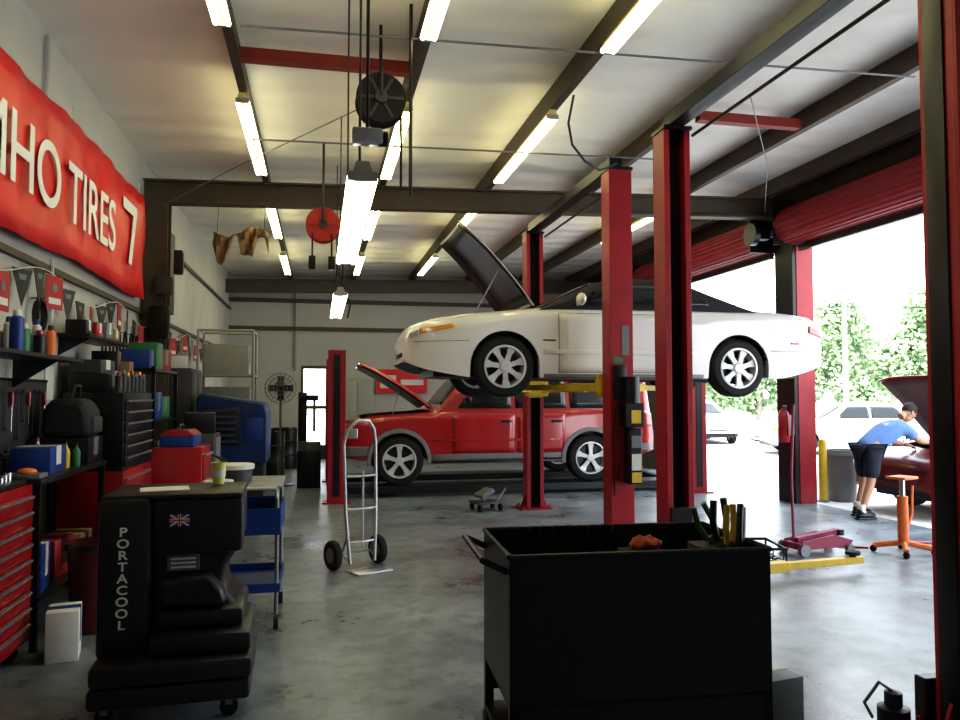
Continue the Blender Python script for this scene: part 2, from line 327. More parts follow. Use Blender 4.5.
def make_car(t,P):
    L,W=P['L'],P['W']; zt=herm(P['zt']); zr=herm(P['zr']); wp=herm(P['w']); wr=P['wr']; ra=P['ra']; kb=P['belt']
    base=herm(P['zb']); wx=P['wx']; ex=P.get('ex',.5); pw=2/ex
    def zb(x):
        z=base(x)
        for c in wx:
            if abs(x-c)<=ra: z=max(z,wr+math.sqrt(max(0,ra*ra-(x-c)**2)))
        return z
    S=lambda x,z: wp(x)*(1-.06*((z-.62*kb)/(.6*kb))**2)
    xs=[L*i/70 for i in range(71)]+[.01,.03,L-.01,L-.03]
    for c in wx: xs+=[c+ra*math.cos(a*PI/22) for a in range(23)]+[c-ra-.002,c+ra+.002]
    xs=sorted(set(round(x,4) for x in xs if 0<=x<=L)); rows=[]
    for x in xs:
        b=zb(x); T=zt(x); sh=T-P['sh']*min(1,.3+min(x,L-x)/.4); half=[(S(x,b)*.9,b+.01)]
        b=min(b,sh-.02)
        for j in range(9):
            z=b+(sh-b)*j/8; half.append((S(x,z),z))
        w0=S(x,sh)
        half+=[(w0-.025,sh+(T-sh)*.5),(w0-.08,T-.015),(w0-.16,T),(w0*.55,T+P['cr']*.7),(0,T+P['cr'])]
        rows.append([(x,-y,z) for y,z in half]+[(x,y,z) for y,z in half[-2::-1]])
    n=len(rows[0]); hx=P.get('bay')
    def skip(i,j): return bool(hx) and hx[0]<=xs[i] and xs[i+1]<=hx[1] and 12<=j<=n-14
    m=MB(); V=m.grid(rows,skip); m.b.faces.new(V[0]); m.b.faces.new(V[-1])
    body=m.out('body',P['paint'],t)
    ga,gb=P['zr'][0][0],P['zr'][-1][0]; k=P['tumble']
    def G(x):
        zb_=zt(x)-.03; return zb_,max(.002,zr(x)-zb_),S(x,zt(x)-.1)-.045
    rows=[]; ng=32
    for i in range(57):
        x=ga+(gb-ga)*i/56; z0,h,wb=G(x); r=[]
        for j in range(ng+1):
            a=PI*j/ng; c=math.cos(a); s=max(0,math.sin(a)); z=h*abs(s)**ex; r.append((x,-math.copysign(wb*abs(c)**ex,c)*(1-k*z),z0+z))
        rows.append(r)
    m=MB(); m.grid(rows); m.out('roof',P['roof'],t)
    def gy(x,z):
        z0,h,wb=G(x); s=min(.97,max(0,(z-z0)/h)); return wb*(1-s**pw)**(1/pw)*(1-k*(z-z0))
    def gz(x,y):
        z0,h,wb=G(x); q=min(.96,abs(y)/(wb*(1-k*h))); return z0+h*(1-q**pw)**(1/pw)
    def bil(q,u,v): return [ (1-v)*((1-u)*q[0][i]+u*q[1][i])+v*((1-u)*q[3][i]+u*q[2][i]) for i in (0,1)]
    def patch(name,q,f,eps,mat,par,nu=10,nv=6,both=True,only=None):
        o=None
        for s in ((-1,1) if both else (-1,)):
            m=MB(); m.grid([[ (lambda p:(p[0],s*(f(p[0],p[1])+eps),p[1]))(bil(q,u/nu,v/nv)) for u in range(nu+1)] for v in range(nv+1)])
            o=m.out(name,mat,par if not isinstance(par,dict) else par[s],solid=.004)
            if isinstance(only,dict): only[s]=o
        return o
    def top(name,q,eps,mat,nu=8,nv=12):
        m=MB(); m.grid([[ (lambda p:(p[0],p[1],gz(p[0],p[1])+eps))(bil(q,u/nu,v/nv)) for u in range(nu+1)] for v in range(nv+1)]); return m.out(name,mat,t,solid=.004)
    for q in P['windows']: patch('side_window',q,gy,.014,GLASS,t)
    a,b,y0,y1=P['ws']; top('windshield',[(a,-y0),(b,-y1),(b,y1),(a,y0)],.008,GLASS)
    a,b,y0,y1=P['rs']; top('rear_window',[(a,-y1),(b,-y0),(b,y0),(a,y1)],.008,GLASS)
    for (x0,x1,z0,z1) in P['doors']:
        ds={}
        patch('door_gap',[(x0-.006,z0-.006),(x1+.006,z0-.006),(x1+.018,z1+.006),(x0-.006,z1+.006)],S,.0,GREYP,t,12,8)
        patch('door',[(x0,z0),(x1,z0),(x1+.012,z1),(x0,z1)],S,.003,P['paint'],t,12,8,only=ds)
        patch('door_handle',[(x1-.22,z1-.13),(x1-.04,z1-.13),(x1-.04,z1-.09),(x1-.22,z1-.09)],S,.018,P.get('handle',P['paint']),ds,4,2)
    for nm,q,eps,mat in P['patches']: patch(nm,q,S,eps,mat,t)
    zu=P['zu']
    m=MB(); m.b2(.3,L-.35,-W/2+.27,W/2-.27,zu+.02,zt(1.2)-.18); m.b2(wx[0]+ra+.03,wx[1]-ra-.03,-W/2+.12,W/2-.12,zu+.01,zu+.12)
    m.tube([(1.4,.3,zu+.03),(L-1,.3,zu+.01),(L-.3,.45,zu+.04)],.035); m.out('underbody',BLACK,t,False)
    for s in (-1,1):
        for i,x in enumerate(wx):
            m=MB(); yy=(s*(W/2-.04),s*(W/2-.26)); rws=[]
            for a in range(17):
                th=PI*a/16; rws.append([(x+(ra+.005)*math.cos(th),y,wr+(ra+.005)*math.sin(th)) for y in yy])
            m.grid(rws); m.out('wheel_liner',BLACK,t,solid=.006)
            wheel(t,x,s*(W/2-.12),s,wr,P['sp'],P['tw'])
    for s in (-1,1):
        mx,mz=P['mirror']; m=MB(); m.sph((mx,s*(W/2+.05),mz),(.05,.1,.07),14); m.tube([(mx,s*(W/2-.1),mz-.05),(mx,s*(W/2+.02),mz-.02)],.02); m.out('side_mirror',P.get('mir',P['paint']),t)
    for nm,b,mat in P['front']: MB().b2(*b,bev=.01).out(nm,mat,t)
    if 'hood' in P:
        hx_,hz,lh,wh,ang=P['hood']
        def hp(off,sc=1):
            rws=[]
            for i in range(9):
                u=i/8; ww=wh*(1-.16*u*u)/2*sc
                rws.append([(-lh*u*sc-(1-sc)*lh*.5,ww*v/5,.07*(1-(v/5)**4)*1-.10*u**3+off) for v in range(-5,6)])
            return rws
        m=MB(); m.grid(hp(0)); h=m.out('hood',P.get('hoodpaint',P['paint']),t,solid=.012)
        h.location=(hx_,0,hz); h.rotation_euler=(0,ang,0)
        m=MB(); m.grid(hp(-.02,.95)); hl=m.out('hood_liner',P.get('liner',BLACK),h,solid=.01)
        e=MB(); x0,x1=P['bay']; zz=zt(x1)
        e.b2(x0+.1,x1,-W/2+.25,W/2-.25,zz-.35,zz-.28); e.b2(x0+.25,x1-.15,-.35,.3,zz-.28,zz-.1,.03); e.cyl((x0+.3,.45,zz-.28),(x0+.3,.45,zz-.08),.12)
        e.tube([(x0+.1,-.4,zz-.15),(x0+.4,-.45,zz-.08),(x1-.1,-.1,zz-.1)],.04); e.b2(x0+.1,x0+.35,-.62,-.4,zz-.28,zz-.1); e.out('engine',DGREY,t)
        MB().tube([(hx_-.65,-W/2+.22,zt(hx_-.65)-.02),(hx_-.45*lh*math.cos(ang),-wh/2*.8,hz+.5*lh*math.sin(ang)-.03)],.008).out('hood_prop',STEEL,t)
conv=dict(L=4.95,W=1.76,zu=.2,zt=[(0,.62),(.03,.71),(.1,.77),(.3,.83),(.6,.88),(1.35,.96),(1.6,.98),(3.5,.99),(4.05,.99),(4.7,.94),(4.89,.84),(4.95,.6)],
 zb=[(0,.37),(.1,.32),(.4,.25),(.7,.21),(4.2,.21),(4.95,.38)],w=[(0,.64),(.03,.72),(.12,.79),(.4,.85),(.8,.87),(1.5,.88),(3.8,.88),(4.5,.84),(4.85,.76),(4.95,.62)],
 zr=[(1.42,.95),(1.8,1.15),(2.2,1.32),(2.6,1.375),(3.1,1.35),(3.55,1.19),(3.98,.99)],wx=(1.03,3.74),wr=.325,ra=.375,belt=.97,sh=.11,cr=.03,
 paint=WHITEC,roof=SOFT,tumble=.28,bay=(.45,1.34),
 windows=[[(1.78,1.0),(2.92,1.01),(2.86,1.25),(2.2,1.25)],[(2.98,1.01),(3.4,1.03),(3.22,1.17),(2.93,1.24)]],
 ws=(1.5,2.12,.66,.52),rs=(3.35,3.72,.5,.4),doors=[(1.62,2.95,.27,.9)],
 patches=[('headlight',[(.02,.62),(.12,.65),(.12,.71),(.03,.67)],.008,LENS),('turn_signal',[(.13,.66),(.5,.73),(.46,.77),(.13,.715)],.008,AMBER),('front_bumper_seam',[(.02,.575),(.64,.59),(.64,.596),(.02,.581)],.002,GREYP),
  ('side_moulding',[(1.45,.46),(3.28,.46),(3.28,.51),(1.45,.51)],.012,WHITEC),('tail_light',[(4.66,.74),(4.92,.68),(4.91,.78),(4.66,.82)],.008,TAIL),('rear_bumper_seam',[(4.14,.52),(4.92,.52),(4.92,.526),(4.14,.526)],.002,GREYP),('side_marker',[(4.4,.6),(4.52,.6),(4.52,.625),(4.4,.625)],.006,TAIL),('sill_trim',[(1.45,.21),(3.3,.21),(3.3,.25),(1.45,.25)],.006,GREYP),
  ('fender_badge',[(1.44,.6),(1.58,.6),(1.58,.615),(1.44,.615)],.004,BLACK)],
 sp=7,tw=.2,mirror=(1.85,1.05),front=[('grille',(-.012,.02,-.3,.3,.44,.49),BLACK),('licence_plate',(4.93,4.965,-.2,.2,.6,.72),PAPER)],hood=(1.38,.99,1.22,1.5,R(53)))
car=thing('convertible','white convertible with black soft top raised on a lift, hood open','car',(.88,8.63,1.575))
make_car(car,conv)
suv=dict(L=5.25,W=2.0,zu=.38,zt=[(0,.72),(.03,.9),(.15,1.0),(.5,1.09),(1.35,1.15),(1.6,1.18),(4.95,1.2),(5.17,1.16),(5.25,.8)],
 zb=[(0,.45),(.35,.4),(4.8,.4),(5.25,.5)],w=[(0,.8),(.1,.92),(.4,.98),(1.2,1.0),(4.4,1.0),(5.05,.97),(5.25,.88)],
 zr=[(1.5,1.16),(1.75,1.5),(2.05,1.82),(2.25,1.9),(2.7,1.93),(4.8,1.93),(5.1,1.88),(5.18,1.6),(5.23,1.18)],wx=(.9,4.08),wr=.385,ra=.45,belt=1.22,sh=.07,cr=.03,ex=.28,
 paint=REDC,roof=REDC,tumble=.14,bay=(.3,1.4),
 windows=[[(1.84,1.21),(2.72,1.21),(2.72,1.76),(2.24,1.76)],[(2.8,1.21),(3.66,1.21),(3.64,1.76),(2.8,1.76)],[(3.74,1.21),(4.95,1.21),(4.9,1.76),(3.74,1.76)]],
 ws=(1.58,2.08,.85,.75),rs=(5.12,5.2,.7,.6),doors=[(1.75,2.76,.5,1.11),(2.82,3.62,.5,1.11)],
 patches=[('headlight',[(.04,.74),(.25,.74),(.25,.9),(.04,.9)],.006,LENS),('side_moulding',[(1.42,.68),(3.58,.68),(3.58,.72),(1.42,.72)],.012,REDC),('rocker_cladding',[(1.38,.4),(3.6,.4),(3.6,.48),(1.38,.48)],.01,CLAD),
  ('bumper_cladding',[(.02,.46),(.42,.46),(.42,.62),(.02,.62)],.01,CLAD),('bumper_cladding',[(4.56,.46),(5.2,.5),(5.2,.62),(4.56,.6)],.01,CLAD),('tail_light',[(5.06,.9),(5.22,.9),(5.2,1.12),(5.06,1.14)],.006,TAIL)],
 sp=5,tw=.25,mirror=(2.0,1.36),mir=BLACK,handle=BLACK,front=[('grille',(-.02,.03,-.5,.5,.68,.86),CHROME)],hood=(1.45,1.19,1.38,1.7,R(36)))
suvt=thing('sport_utility_vehicle','red sport utility vehicle parked on the low lift, hood open','car',(.34,13.03,.172))
make_car(suvt,suv)
for s in (-1,1):
    for x in suv['wx']:
        m=MB(); rws=[]
        for a in range(25):
            th=R(-8)+R(196)*a/24; rws.append([(x+r*math.cos(th),s*y,.385+r*math.sin(th)) for r,y in ((.445,.95),(.445,1.02),(.505,1.015),(.515,.985))])
        m.grid(rws); m.out('wheel_arch_flare',CLAD,suvt)
    m=MB(); m.tube([(2.5,s*.72,1.9),(2.6,s*.72,1.99),(4.6,s*.72,1.99),(4.7,s*.72,1.9)],.018); m.out('roof_rail',BLACK,suvt)
    m=MB(); m.b2(1.42,3.56,*sorted((s*.9,s*1.06)),.34,.38,.01); m.out('running_board',BLACK,suvt)
def recolor(P,paint,**k):
    q=dict(P); q['paint']=paint; q.update(k); return q
sed=recolor(conv,MAROON,roof=MAROON,zr=[(1.42,.94),(1.9,1.2),(2.3,1.4),(2.8,1.44),(3.4,1.42),(3.9,1.2),(4.3,.99)],
  windows=[[(1.85,1.0),(2.75,1.0),(2.75,1.32),(2.25,1.32)],[(2.82,1.0),(3.75,1.0),(3.5,1.3),(2.82,1.32)]],rs=(3.6,4.1,.6,.5),doors=[(1.7,2.75,.27,.9),(2.8,3.6,.27,.9)],hood=(1.38,.97,1.3,1.5,R(46)),hoodpaint=REDC,liner=M('maroon_hood_liner',(.1,.03,.035),.7))
c3=thing('sedan','dark maroon car with raised hood beside the person in light blue shirt','car',(7.56,9.0,-.02)); make_car(c3,sed)
def nohood(P): q=dict(P); q.pop('hood'); q.pop('bay'); return q
c4=thing('sedan','white sedan parked far across the lot, seen left of the door pier','car',(12.6,22.5,-.02),R(78)); make_car(c4,nohood(recolor(sed,WHITEC,roof=WHITEC)))
c5=thing('parked_car','silver car parked outside beyond the red door pier','car',(11.9,19.2,-.02),R(-12)); make_car(c5,nohood(recolor(sed,SILVER,roof=SILVER)))
c6=thing('parked_truck','silver utility vehicle parked across the lot behind the person','car',(19.5,20.4,-.02),R(20)); make_car(c6,nohood(recolor(suv,SILVER,roof=SILVER)))

# ------------------------------------------------------------------ banner
bn=thing('vinyl_banner','large red vinyl tire banner with white lettering high on left wall','banner',(XL+.08,1.8,2.75))
rows=[]
for i in range(81):
    u=i/80; y=u*8.0; hh=1.12+.12*u
    rows.append([(.02+.012*math.sin(y*5+j)+.008*math.sin(y*13),y,j*hh/8+ (-.02*math.sin(u*PI*5)if j in(0,8) else 0)) for j in range(9)])
m=MB(); m.grid(rows); m.out('sheet',REDB,bn,solid=.004)
text('lettering','TIRES',.72,WTXT,bn,frame((.05,5.05,.32),(0,1,0),(0,0,1)),.002,.006,-1.5)
text('lettering','KUMHO',.72,WTXT,bn,frame((.05,2.3,.32),(0,1,0),(0,0,1)),.002,.006,-2.52)
m=MB(); m.prism([(6.85,.98),(7.45,.98),(7.45,.9),(7.25,.3),(7.12,.3),(7.31,.86),(6.85,.86)],'X',.048,.052); m.out('logo_mark',WTXT,bn,False)
for y in (.1,2.8,5.4,7.9): MB().tube([(-.02,y,1.1),(-.03,y,1.4)],.006).out('tie_cord',WHITE,bn)

bp=thing('bunting_string','white cord strung along the left wall carrying the pennants','string',(XL+.09,0,0))
pz=lambda y:2.5+.08*math.cos((y-4.3)*2*PI/2.2)
MB().tube([(0,3+.13*i,pz(3+.13*i)) for i in range(120)],.005,5).out('cord',WHITE,bp)
k=0; y=3.3
DREDF=M('dark_red_flag',(.38,.015,.02),.5)
while y<18.3:
    z=pz(y); red=k%3==1
    if red:
        o=tag(MB().b2(-.003,.003,-.11,.11,-.27,0).out('pennant',DREDF,smooth=False),'small square red flag with pale disc hung on the wall bunting','pennant','square red flags on the wall bunting')
        MB().cyl((.003,0,-.1),(.006,0,-.1),.035).out('emblem',GREYP,o); MB().b2(.003,.006,-.08,.08,-.23,-.18).out('emblem_bar',WHITE,o,False)
    else:
        o=tag(MB().prism([(-.11,0),(.11,0),(0,-.27)],'X',-.003,.003).out('pennant',BLACK,smooth=False),'small black triangular pennant with grey patch on the wall bunting','pennant','black triangular pennants on the wall bunting')
        MB().prism([(-.045,-.04),(.045,-.04),(.03,-.08),(-.03,-.08)],'X',.003,.005).out('emblem',GREYP,o,False)
    o.location=(XL+.09,y,z-.005); o.rotation_euler=(0,0,random.uniform(-.3,.3)); k+=1; y+=.34

# ------------------------------------------------------------------ generic small things
def carton(label,loc,s,mat=CARD,rz=0,name='cardboard_box',cat='box',tape=WHITE,group=None):
    t=thing(name,label,cat,loc,rz,group); MB().b2(-s[0]/2,s[0]/2,-s[1]/2,s[1]/2,0,s[2],.006).out('body',mat,t)
    MB().b2(-s[0]/2-.002,s[0]/2+.002,-s[1]*.15,s[1]*.15,s[2]*.3,s[2]+.002).out('label_band',tape,t,False); return t
def can(label,loc,r,h,mat,cap,name='spray_can',group=None):
    t=thing(name,label,'can' if 'can' in name else 'jar',loc,0,group)
    MB().lathe([(r*.95,0),(r,.01),(r,h*.82),(r*.6,h*.88)],n=16).out('body',mat,t); MB().lathe([(r*.62,h*.86),(r*.62,h),(r*.4,h+.01)],n=14).out('cap',cap,t); return t
def bottle(label,loc,r,h,mat,cap,group=None):
    t=thing('bottle',label,'bottle',loc,0,group)
    MB().lathe([(r*.9,0),(r,.01),(r,h*.6),(r*.85,h*.7),(r*.3,h*.85),(r*.3,h*.92)],n=16).out('body',mat,t); MB().lathe([(r*.36,h*.9),(r*.36,h)],n=12).out('cap',cap,t); return t
def chest(label,x0,x1,y0,y1,z0,z1,nd,mat,name='tool_chest',casters=True,drawmat=None):
    t=thing(name,label,'tool chest',(x0,y0,z0)); D=x1-x0; W=y1-y0; H=z1-z0; c=.1 if casters else 0
    MB().b2(0,D,0,W,c,H,.008).out('body',mat,t)
    n=nd; hh=(H-c-.08)/n
    for i in range(n):
        za=c+.03+i*hh
        dr=MB().b2(D,D+.015,.03,W-.03,za,za+hh-.012,.004).out('drawer',drawmat or mat,t)
        MB().b2(D+.015,D+.03,.05,W-.05,za+hh-.03,za+hh-.016).out('drawer_pull',STEEL,dr,False)
    if casters:
        for cx in (.08,D-.08):
            for cy in (.1,W-.1):
                w=MB().cyl((cx,cy-.02,.05),(cx,cy+.02,.05),.05).out('caster',RUB,t)
                MB().b2(cx-.02,cx+.02,cy-.03,cy+.03,.06,.1).out('fork',STEEL,w,False)
    return t

chest('red roller tool chest with many shallow drawers at left photo edge',-2.14,-1.73,4.25,5.2,0,1.05,9,REDP)
t=thing('workbench','dark steel workbench with cluttered lower shelf after the red chest','workbench',(-2.14,5.25,0))
MB().b2(0,.44,0,1.5,1.03,1.07,.005).out('bench_top',BLACKM,t)
for x in (.03,.41):
    for y in (.03,1.47): MB().b2(x-.02,x+.02,y-.02,y+.02,0,1.03).out('leg',BLACKM,t,False)
MB().b2(.01,.43,.01,1.49,.3,.33).out('lower_shelf',BLACKM,t,False)
t=thing('wall_shelf','black metal wall shelf full of cans above the workbench','shelf',(XL+.05,4.1,1.85))
MB().b2(0,.36,0,2.3,0,.025).out('board',BLACKM,t,False)
for y in (.3,1.9): MB().prism([(0,0),(.3,0),(0,-.2)],'Y',y,y+.02).out('bracket',BLACKM,t,False)
lab=['white spray can nearest the left photo edge on wall shelf','red capped grey can on wall shelf','tall white bottle on wall shelf','yellow capped black can on wall shelf','silver can with red cap on wall shelf','blue can on wall shelf above the bench','short white tub like can on wall shelf','green spray can on wall shelf','black aerosol can on wall shelf','white can with blue cap on wall shelf','orange aerosol can toward far end of wall shelf','last silver can at far end of wall shelf']
mts=[WHITE,GREYP,WHITE,BLACK,ALU,BLUE,WHITE,GREENP,BLACK,WHITE,ORANGE,ALU]; cps=[WHITE,REDP,WHITE,YEL,REDP,WHITE,BLUE,WHITE,REDP,BLUE,BLACK,BLACK]
for i,l in enumerate(lab): can(l,(-1.92+random.uniform(-.06,.06),4.45+i*.16,1.876),.03+.006*(i%3),.16+.03*((i*7)%4),mts[i],cps[i])
for i in range(11): can('small dark can in the back row of the wall shelf',(-2.07,4.5+i*.165,1.876),.032,.17,DGREY if i%2 else BLACK,GREYP,group='dark cans in the back row of the wall shelf')
t=thing('pegboard','dark pegboard on left wall between the bench and wall shelves','pegboard',(XL+.025,5.25,1.1)); MB().b2(0,.012,0,1.5,0,.62).out('panel',DGREY,t,False)
for z in (.0,.6): MB().b2(.012,.02,0,1.5,z,z+.02).out('edge_strip',BLACKM,t,False)
for i in range(13):
    y=5.33+i*.11; L_=.2+.04*((i*5)%4)
    if i%3==0:
        t=thing('screwdriver','screwdriver with red handle hanging on the pegboard','screwdriver',(XL+.055,y,1.62),0,'red handled screwdrivers on the pegboard'); MB().cyl((0,0,0),(0,0,-.1),.014,n=10).out('handle',REDP,t); MB().cyl((0,0,-.1),(0,0,-L_),.004,n=8).out('shaft',CHROME,t)
    else:
        o=thing('wrench','steel combination wrench hanging on the pegboard','wrench',(XL+.05,y,1.62),0,'steel wrenches on the pegboard'); MB().b2(-.003,.003,-.008,.008,-L_,0).out('shank',CHROME,o,False); MB().lathe([(.012,-.004),(.022,-.004),(.022,.004),(.012,.004)],Matrix.Rotation(PI/2,4,'Y'),14,False).out('ring_end',CHROME,o); MB().prism([(-.02,-L_),(.02,-L_),(.024,-L_-.04),(.008,-L_-.02),(-.008,-L_-.02),(-.024,-L_-.04)],'X',-.004,.004).out('open_end',CHROME,o,False)
t=thing('parts_organizer','black parts organizer with a grid of small clear drawers under wall shelf','organizer',(-2.13,4.72,1.055))
MB().b2(0,.18,0,.46,0,.72,.005).out('body',BLACKM,t)
for i in range(7):
    for j in range(5): MB().b2(.18,.195,.02+j*.085,.095+j*.085,.03+i*.098,.11+i*.098).out('small_drawer',GREYP if (i+j)%3 else STEEL,t,False)
t=thing('tool_tray','low black tray of sockets on top of the near red chest','tray',(-1.83,4.95,1.052)); MB().b2(-.08,.08,-.2,.2,0,.03,.004).out('tray',BLACK,t)
for i in range(6): MB().cyl((0,-.16+i*.06,.03),(0,-.16+i*.06,.06+.01*(i%3)),.02,n=10).out('socket',CHROME,t)
t=thing('cordless_drill','black and yellow cordless drill lying on the near red chest','drill',(-1.85,4.5,1.052)); MB().cyl((0,-.1,.12),(0,.08,.12),.035).out('motor_housing',YEL,t); MB().b2(-.02,.02,-.05,0,.0,.1,.01).out('grip',BLACK,t); MB().cyl((0,.08,.12),(0,.14,.12),.02,.01).out('chuck',BLACKM,t); MB().b2(-.04,.04,-.09,.03,0,.035,.008).out('battery',BLACK,t)
carton('blue and white carton standing on the workbench',(-1.87,5.72,1.071),(.24,.42,.18),BLUE,R(4),tape=WHITE)
bottle('white squeeze bottle on the workbench behind blue carton',(-1.98,6.02,1.071),.03,.22,WHITE,REDP)
bottle('yellow oil bottle on the workbench beside the black bag',(-1.8,6.04,1.071),.03,.19,YEL,BLACK)
bottle('dark green bottle at the bench edge under the bag',(-1.76,6.15,1.071),.03,.17,GREENP,BLACK)
for i in range(9): can('small grey parts jar standing along the back edge of the workbench',(-2.08,5.32+i*.085,1.071),.033,.11+.02*(i%3),(GREYP,DGREY,STEEL)[i%3],BLACK,'parts_jar','parts jars along the back of the workbench')
carton('black plastic case under the fabric bag on the bench end',(-1.92,6.5,1.071),(.4,.4,.2),BLACK,0,'plastic_case','case',GREYP)
t=thing('tool_bag','black fabric tool bag resting on the bench case','bag',(-1.9,6.5,1.272))
m=MB(); m.prism([(-.18,0),(.18,0),(.17,.2),(.11,.3),(-.11,.3),(-.17,.2)],'Y',-.17,.17); m.out('body',SOFT,t,bev=.05); MB().tube([(.02,-.1,.3),(.04,-.07,.4),(.04,.07,.4),(.02,.1,.3)],.012).out('strap',SOFT,t); MB().b2(.15,.2,-.12,.12,.03,.16,.02).out('pocket',DGREY,t)
carton('dark blue printed carton on lower bench shelf',(-1.85,5.5,.332),(.22,.3,.3),BLUE,R(8),tape=WHITE)
carton('red box on lower bench shelf beside the dark blue one',(-1.88,5.95,.332),(.24,.3,.26),REDP,R(-6),tape=BLACK)
carton('brown open carton on lower bench shelf, far end',(-1.88,6.42,.332),(.26,.3,.22),CARD,0,tape=BLACK)
carton('white and blue carton on floor at the foot of the bench',(-1.52,5.15,0),(.18,.24,.3),PAPER,R(12),tape=BLUE)
t=thing('waste_bin','dark red waste bin on floor in front of the bench','bin',(-1.5,5.7,0)); MB().lathe([(.13,0),(.14,.01),(.17,.58),(.18,.6),(.16,.6),(.13,.03)],n=24).out('body',M('dark_red_plastic',(.1,.012,.012),.5),t); MB().lathe([(.175,.56),(.188,.56),(.188,.6),(.175,.6)],n=24,cap=False).out('rim',BLACK,t)
t=thing('parts_tray','shallow tray with orange rag on the workbench near the red chest','tray',(-1.82,5.36,1.071)); MB().b2(-.1,.1,-.08,.08,0,.03,.004).out('tray',STEEL,t); MB().sph((0,0,.04),(.06,.05,.025),12).out('rag',ORANGE,t)

chest('red roller cabinet carrying the black drawer chest',-2.14,-1.62,6.95,8.15,0,.95,5,REDP)
chest('black drawer chest stacked on the red roller cabinet',-2.12,-1.64,7.0,8.1,.951,1.62,6,BLACKM,casters=False)
carton('black case lying on top of the black drawer chest',(-1.94,7.25,1.622),(.3,.42,.16),BLACKM,R(3),'plastic_case','case',GREYP)
carton('grey case stacked on the black case',(-1.96,7.25,1.785),(.26,.36,.12),DGREY,R(-4),'plastic_case','case',WHITE)
carton('white carton on the black drawer chest',(-1.95,7.65,1.622),(.24,.22,.2),PAPER,0,tape=BLUE)
carton('dark carton topping the white carton',(-1.95,7.65,1.825),(.22,.2,.18),BLACK,R(4),tape=CARD)
carton('thin brown carton at far end of black drawer chest',(-1.92,7.96,1.622),(.24,.16,.3),CARD,0,tape=REDP)
for i in range(7): can('dark spray can standing along the front of the black drawer chest',(-1.70,7.08+i*.15,1.622),.03,.17+.02*(i%2),(DGREY,BLACK)[i%2],(REDP,GREYP,YEL)[i%3],group='dark spray cans along the black drawer chest')
t=thing('wall_shelf','black wall shelf above the black drawer chest','shelf',(XL+.05,6.75,2.08)); MB().b2(0,.3,0,1.35,0,.025).out('board',BLACKM,t,False); MB().prism([(0,0),(.25,0),(0,-.15)],'Y',.2,.22).out('bracket',BLACKM,t,False)
for i,(l,mt,s) in enumerate((('small black carton on the second wall shelf',BLACK,(.16,.2,.12)),('small red carton on the second wall shelf',REDP,(.18,.2,.12)),('grey carton on the second wall shelf',GREYP,(.2,.22,.15)),('brown carton on the second wall shelf',CARD,(.18,.2,.11)))):
    carton(l,(-1.98,6.92+i*.28,2.106),s,mt,tape=PAPER)
for i,(l,y,z,s) in enumerate((('small white notice taped to left wall above bench',5.0,2.12,(.2,.2)),('wide white notice on left wall beside black chest',8.35,1.75,(.28,.36)),('white sheet pinned low on left wall near steel column',9.6,1.9,(.3,.4)),('white work order sheet clipped to the black chest side',6.9,1.7,(.2,.28)))):
    o=tag(MB().b2(-.002,.002,-s[0]/2,s[0]/2,-s[1]/2,s[1]/2).out('paper_notice',PAPER,smooth=False),l,'paper'); o.location=(XL+.006,y,z)
for i in range(6):
    y=8.3+i*.28; m=MB(); m.tube([(0,.07*math.sin(a*PI/10),-.16+.16*math.cos(a*PI/10)) for a in range(21)],.012,6)
    o=thing('drive_belt','black rubber drive belt loop hung high on left wall','belt',(XL+.06,y,2.3),0,'drive belts hung on the left wall'); m.out('belt_loop',RUB,o); MB().cyl((-.055,0,0.0),(.015,0,0.0),.006,n=8).out('hook',STEEL,o)
for i,(y,z) in enumerate(((4.75,2.4),(6.45,2.35),(11.5,1.9))):
    l=['coiled black cable hung above the near end of the wall shelf','coiled black cable hung between the two wall shelves','coiled black cable hung beyond the steel column'][i]
    m=MB(); m.tube([(.012*a/20,(.1+.01*math.sin(a))*math.sin(a*PI/9),-.14+(.13+.01*math.sin(a*1.7))*math.cos(a*PI/9)) for a in range(72)],.009,5)
    o=thing('cable_coil',l,'cable',(XL+.05,y,z)); m.out('coil',RUB,o); MB().cyl((-.045,0,0.0),(.06,0,0.0),.008,n=8).out('hook',STEEL,o)
chest('small bright red side cabinet between black cooler and drawer chest',-1.3,-.92,6.45,6.95,0,1.18,4,REDP,'side_cabinet')
t=thing('toolbox','blue toolbox with red lid stripe on the small red cabinet','toolbox',(-1.12,6.7,1.182))
MB().b2(-.13,.13,-.2,.2,0,.09,.01).out('body',BLUE,t); MB().prism([(-.13,.09),(.13,.09),(.08,.13),(-.08,.13)],'Y',-.2,.2).out('lid',REDP,t,False); MB().tube([(0,-.09,.13),(0,-.08,.17),(0,.08,.17),(0,.09,.13)],.009).out('handle',BLACK,t)
t=thing('shelving_rack','dark steel shelving rack against left wall before the steel column','rack',(-2.13,8.5,0))
for x in (.02,.42):
    for y in (.02,1.28): MB().b2(x-.02,x+.02,y-.02,y+.02,0,1.9).out('upright',BLACKM,t,False)
for z in (.15,.75,1.3,1.85): MB().b2(0,.44,0,1.3,z,z+.03).out('shelf',BLACKM,t,False)
ii=0
cl=['brown','dark grey','dull red','blue','black','grey','black topped','green','black and white']; cm=[CARD,DGREY,M('dull_red_card',(.2,.02,.02),.6),BLUE,BLACK,GREYP,DGREY,GREENP,BLACKM]
for zi,z in enumerate((.181,.781,1.331,1.881)):
    for q in range(3):
        c=(ii*4+zi)%9; carton(f'{cl[c]} carton on the {["bottom","second","third","top"][zi]} shelf of the dark rack, {["near","middle","far"][q]} spot',(-1.92,8.72+q*.42,z),(.3,.3+.04*(ii%2),.2+.05*((ii*5)%3)),cm[c],R((ii*37)%14-7),tape=GREYP if c!=5 else REDP); ii+=1
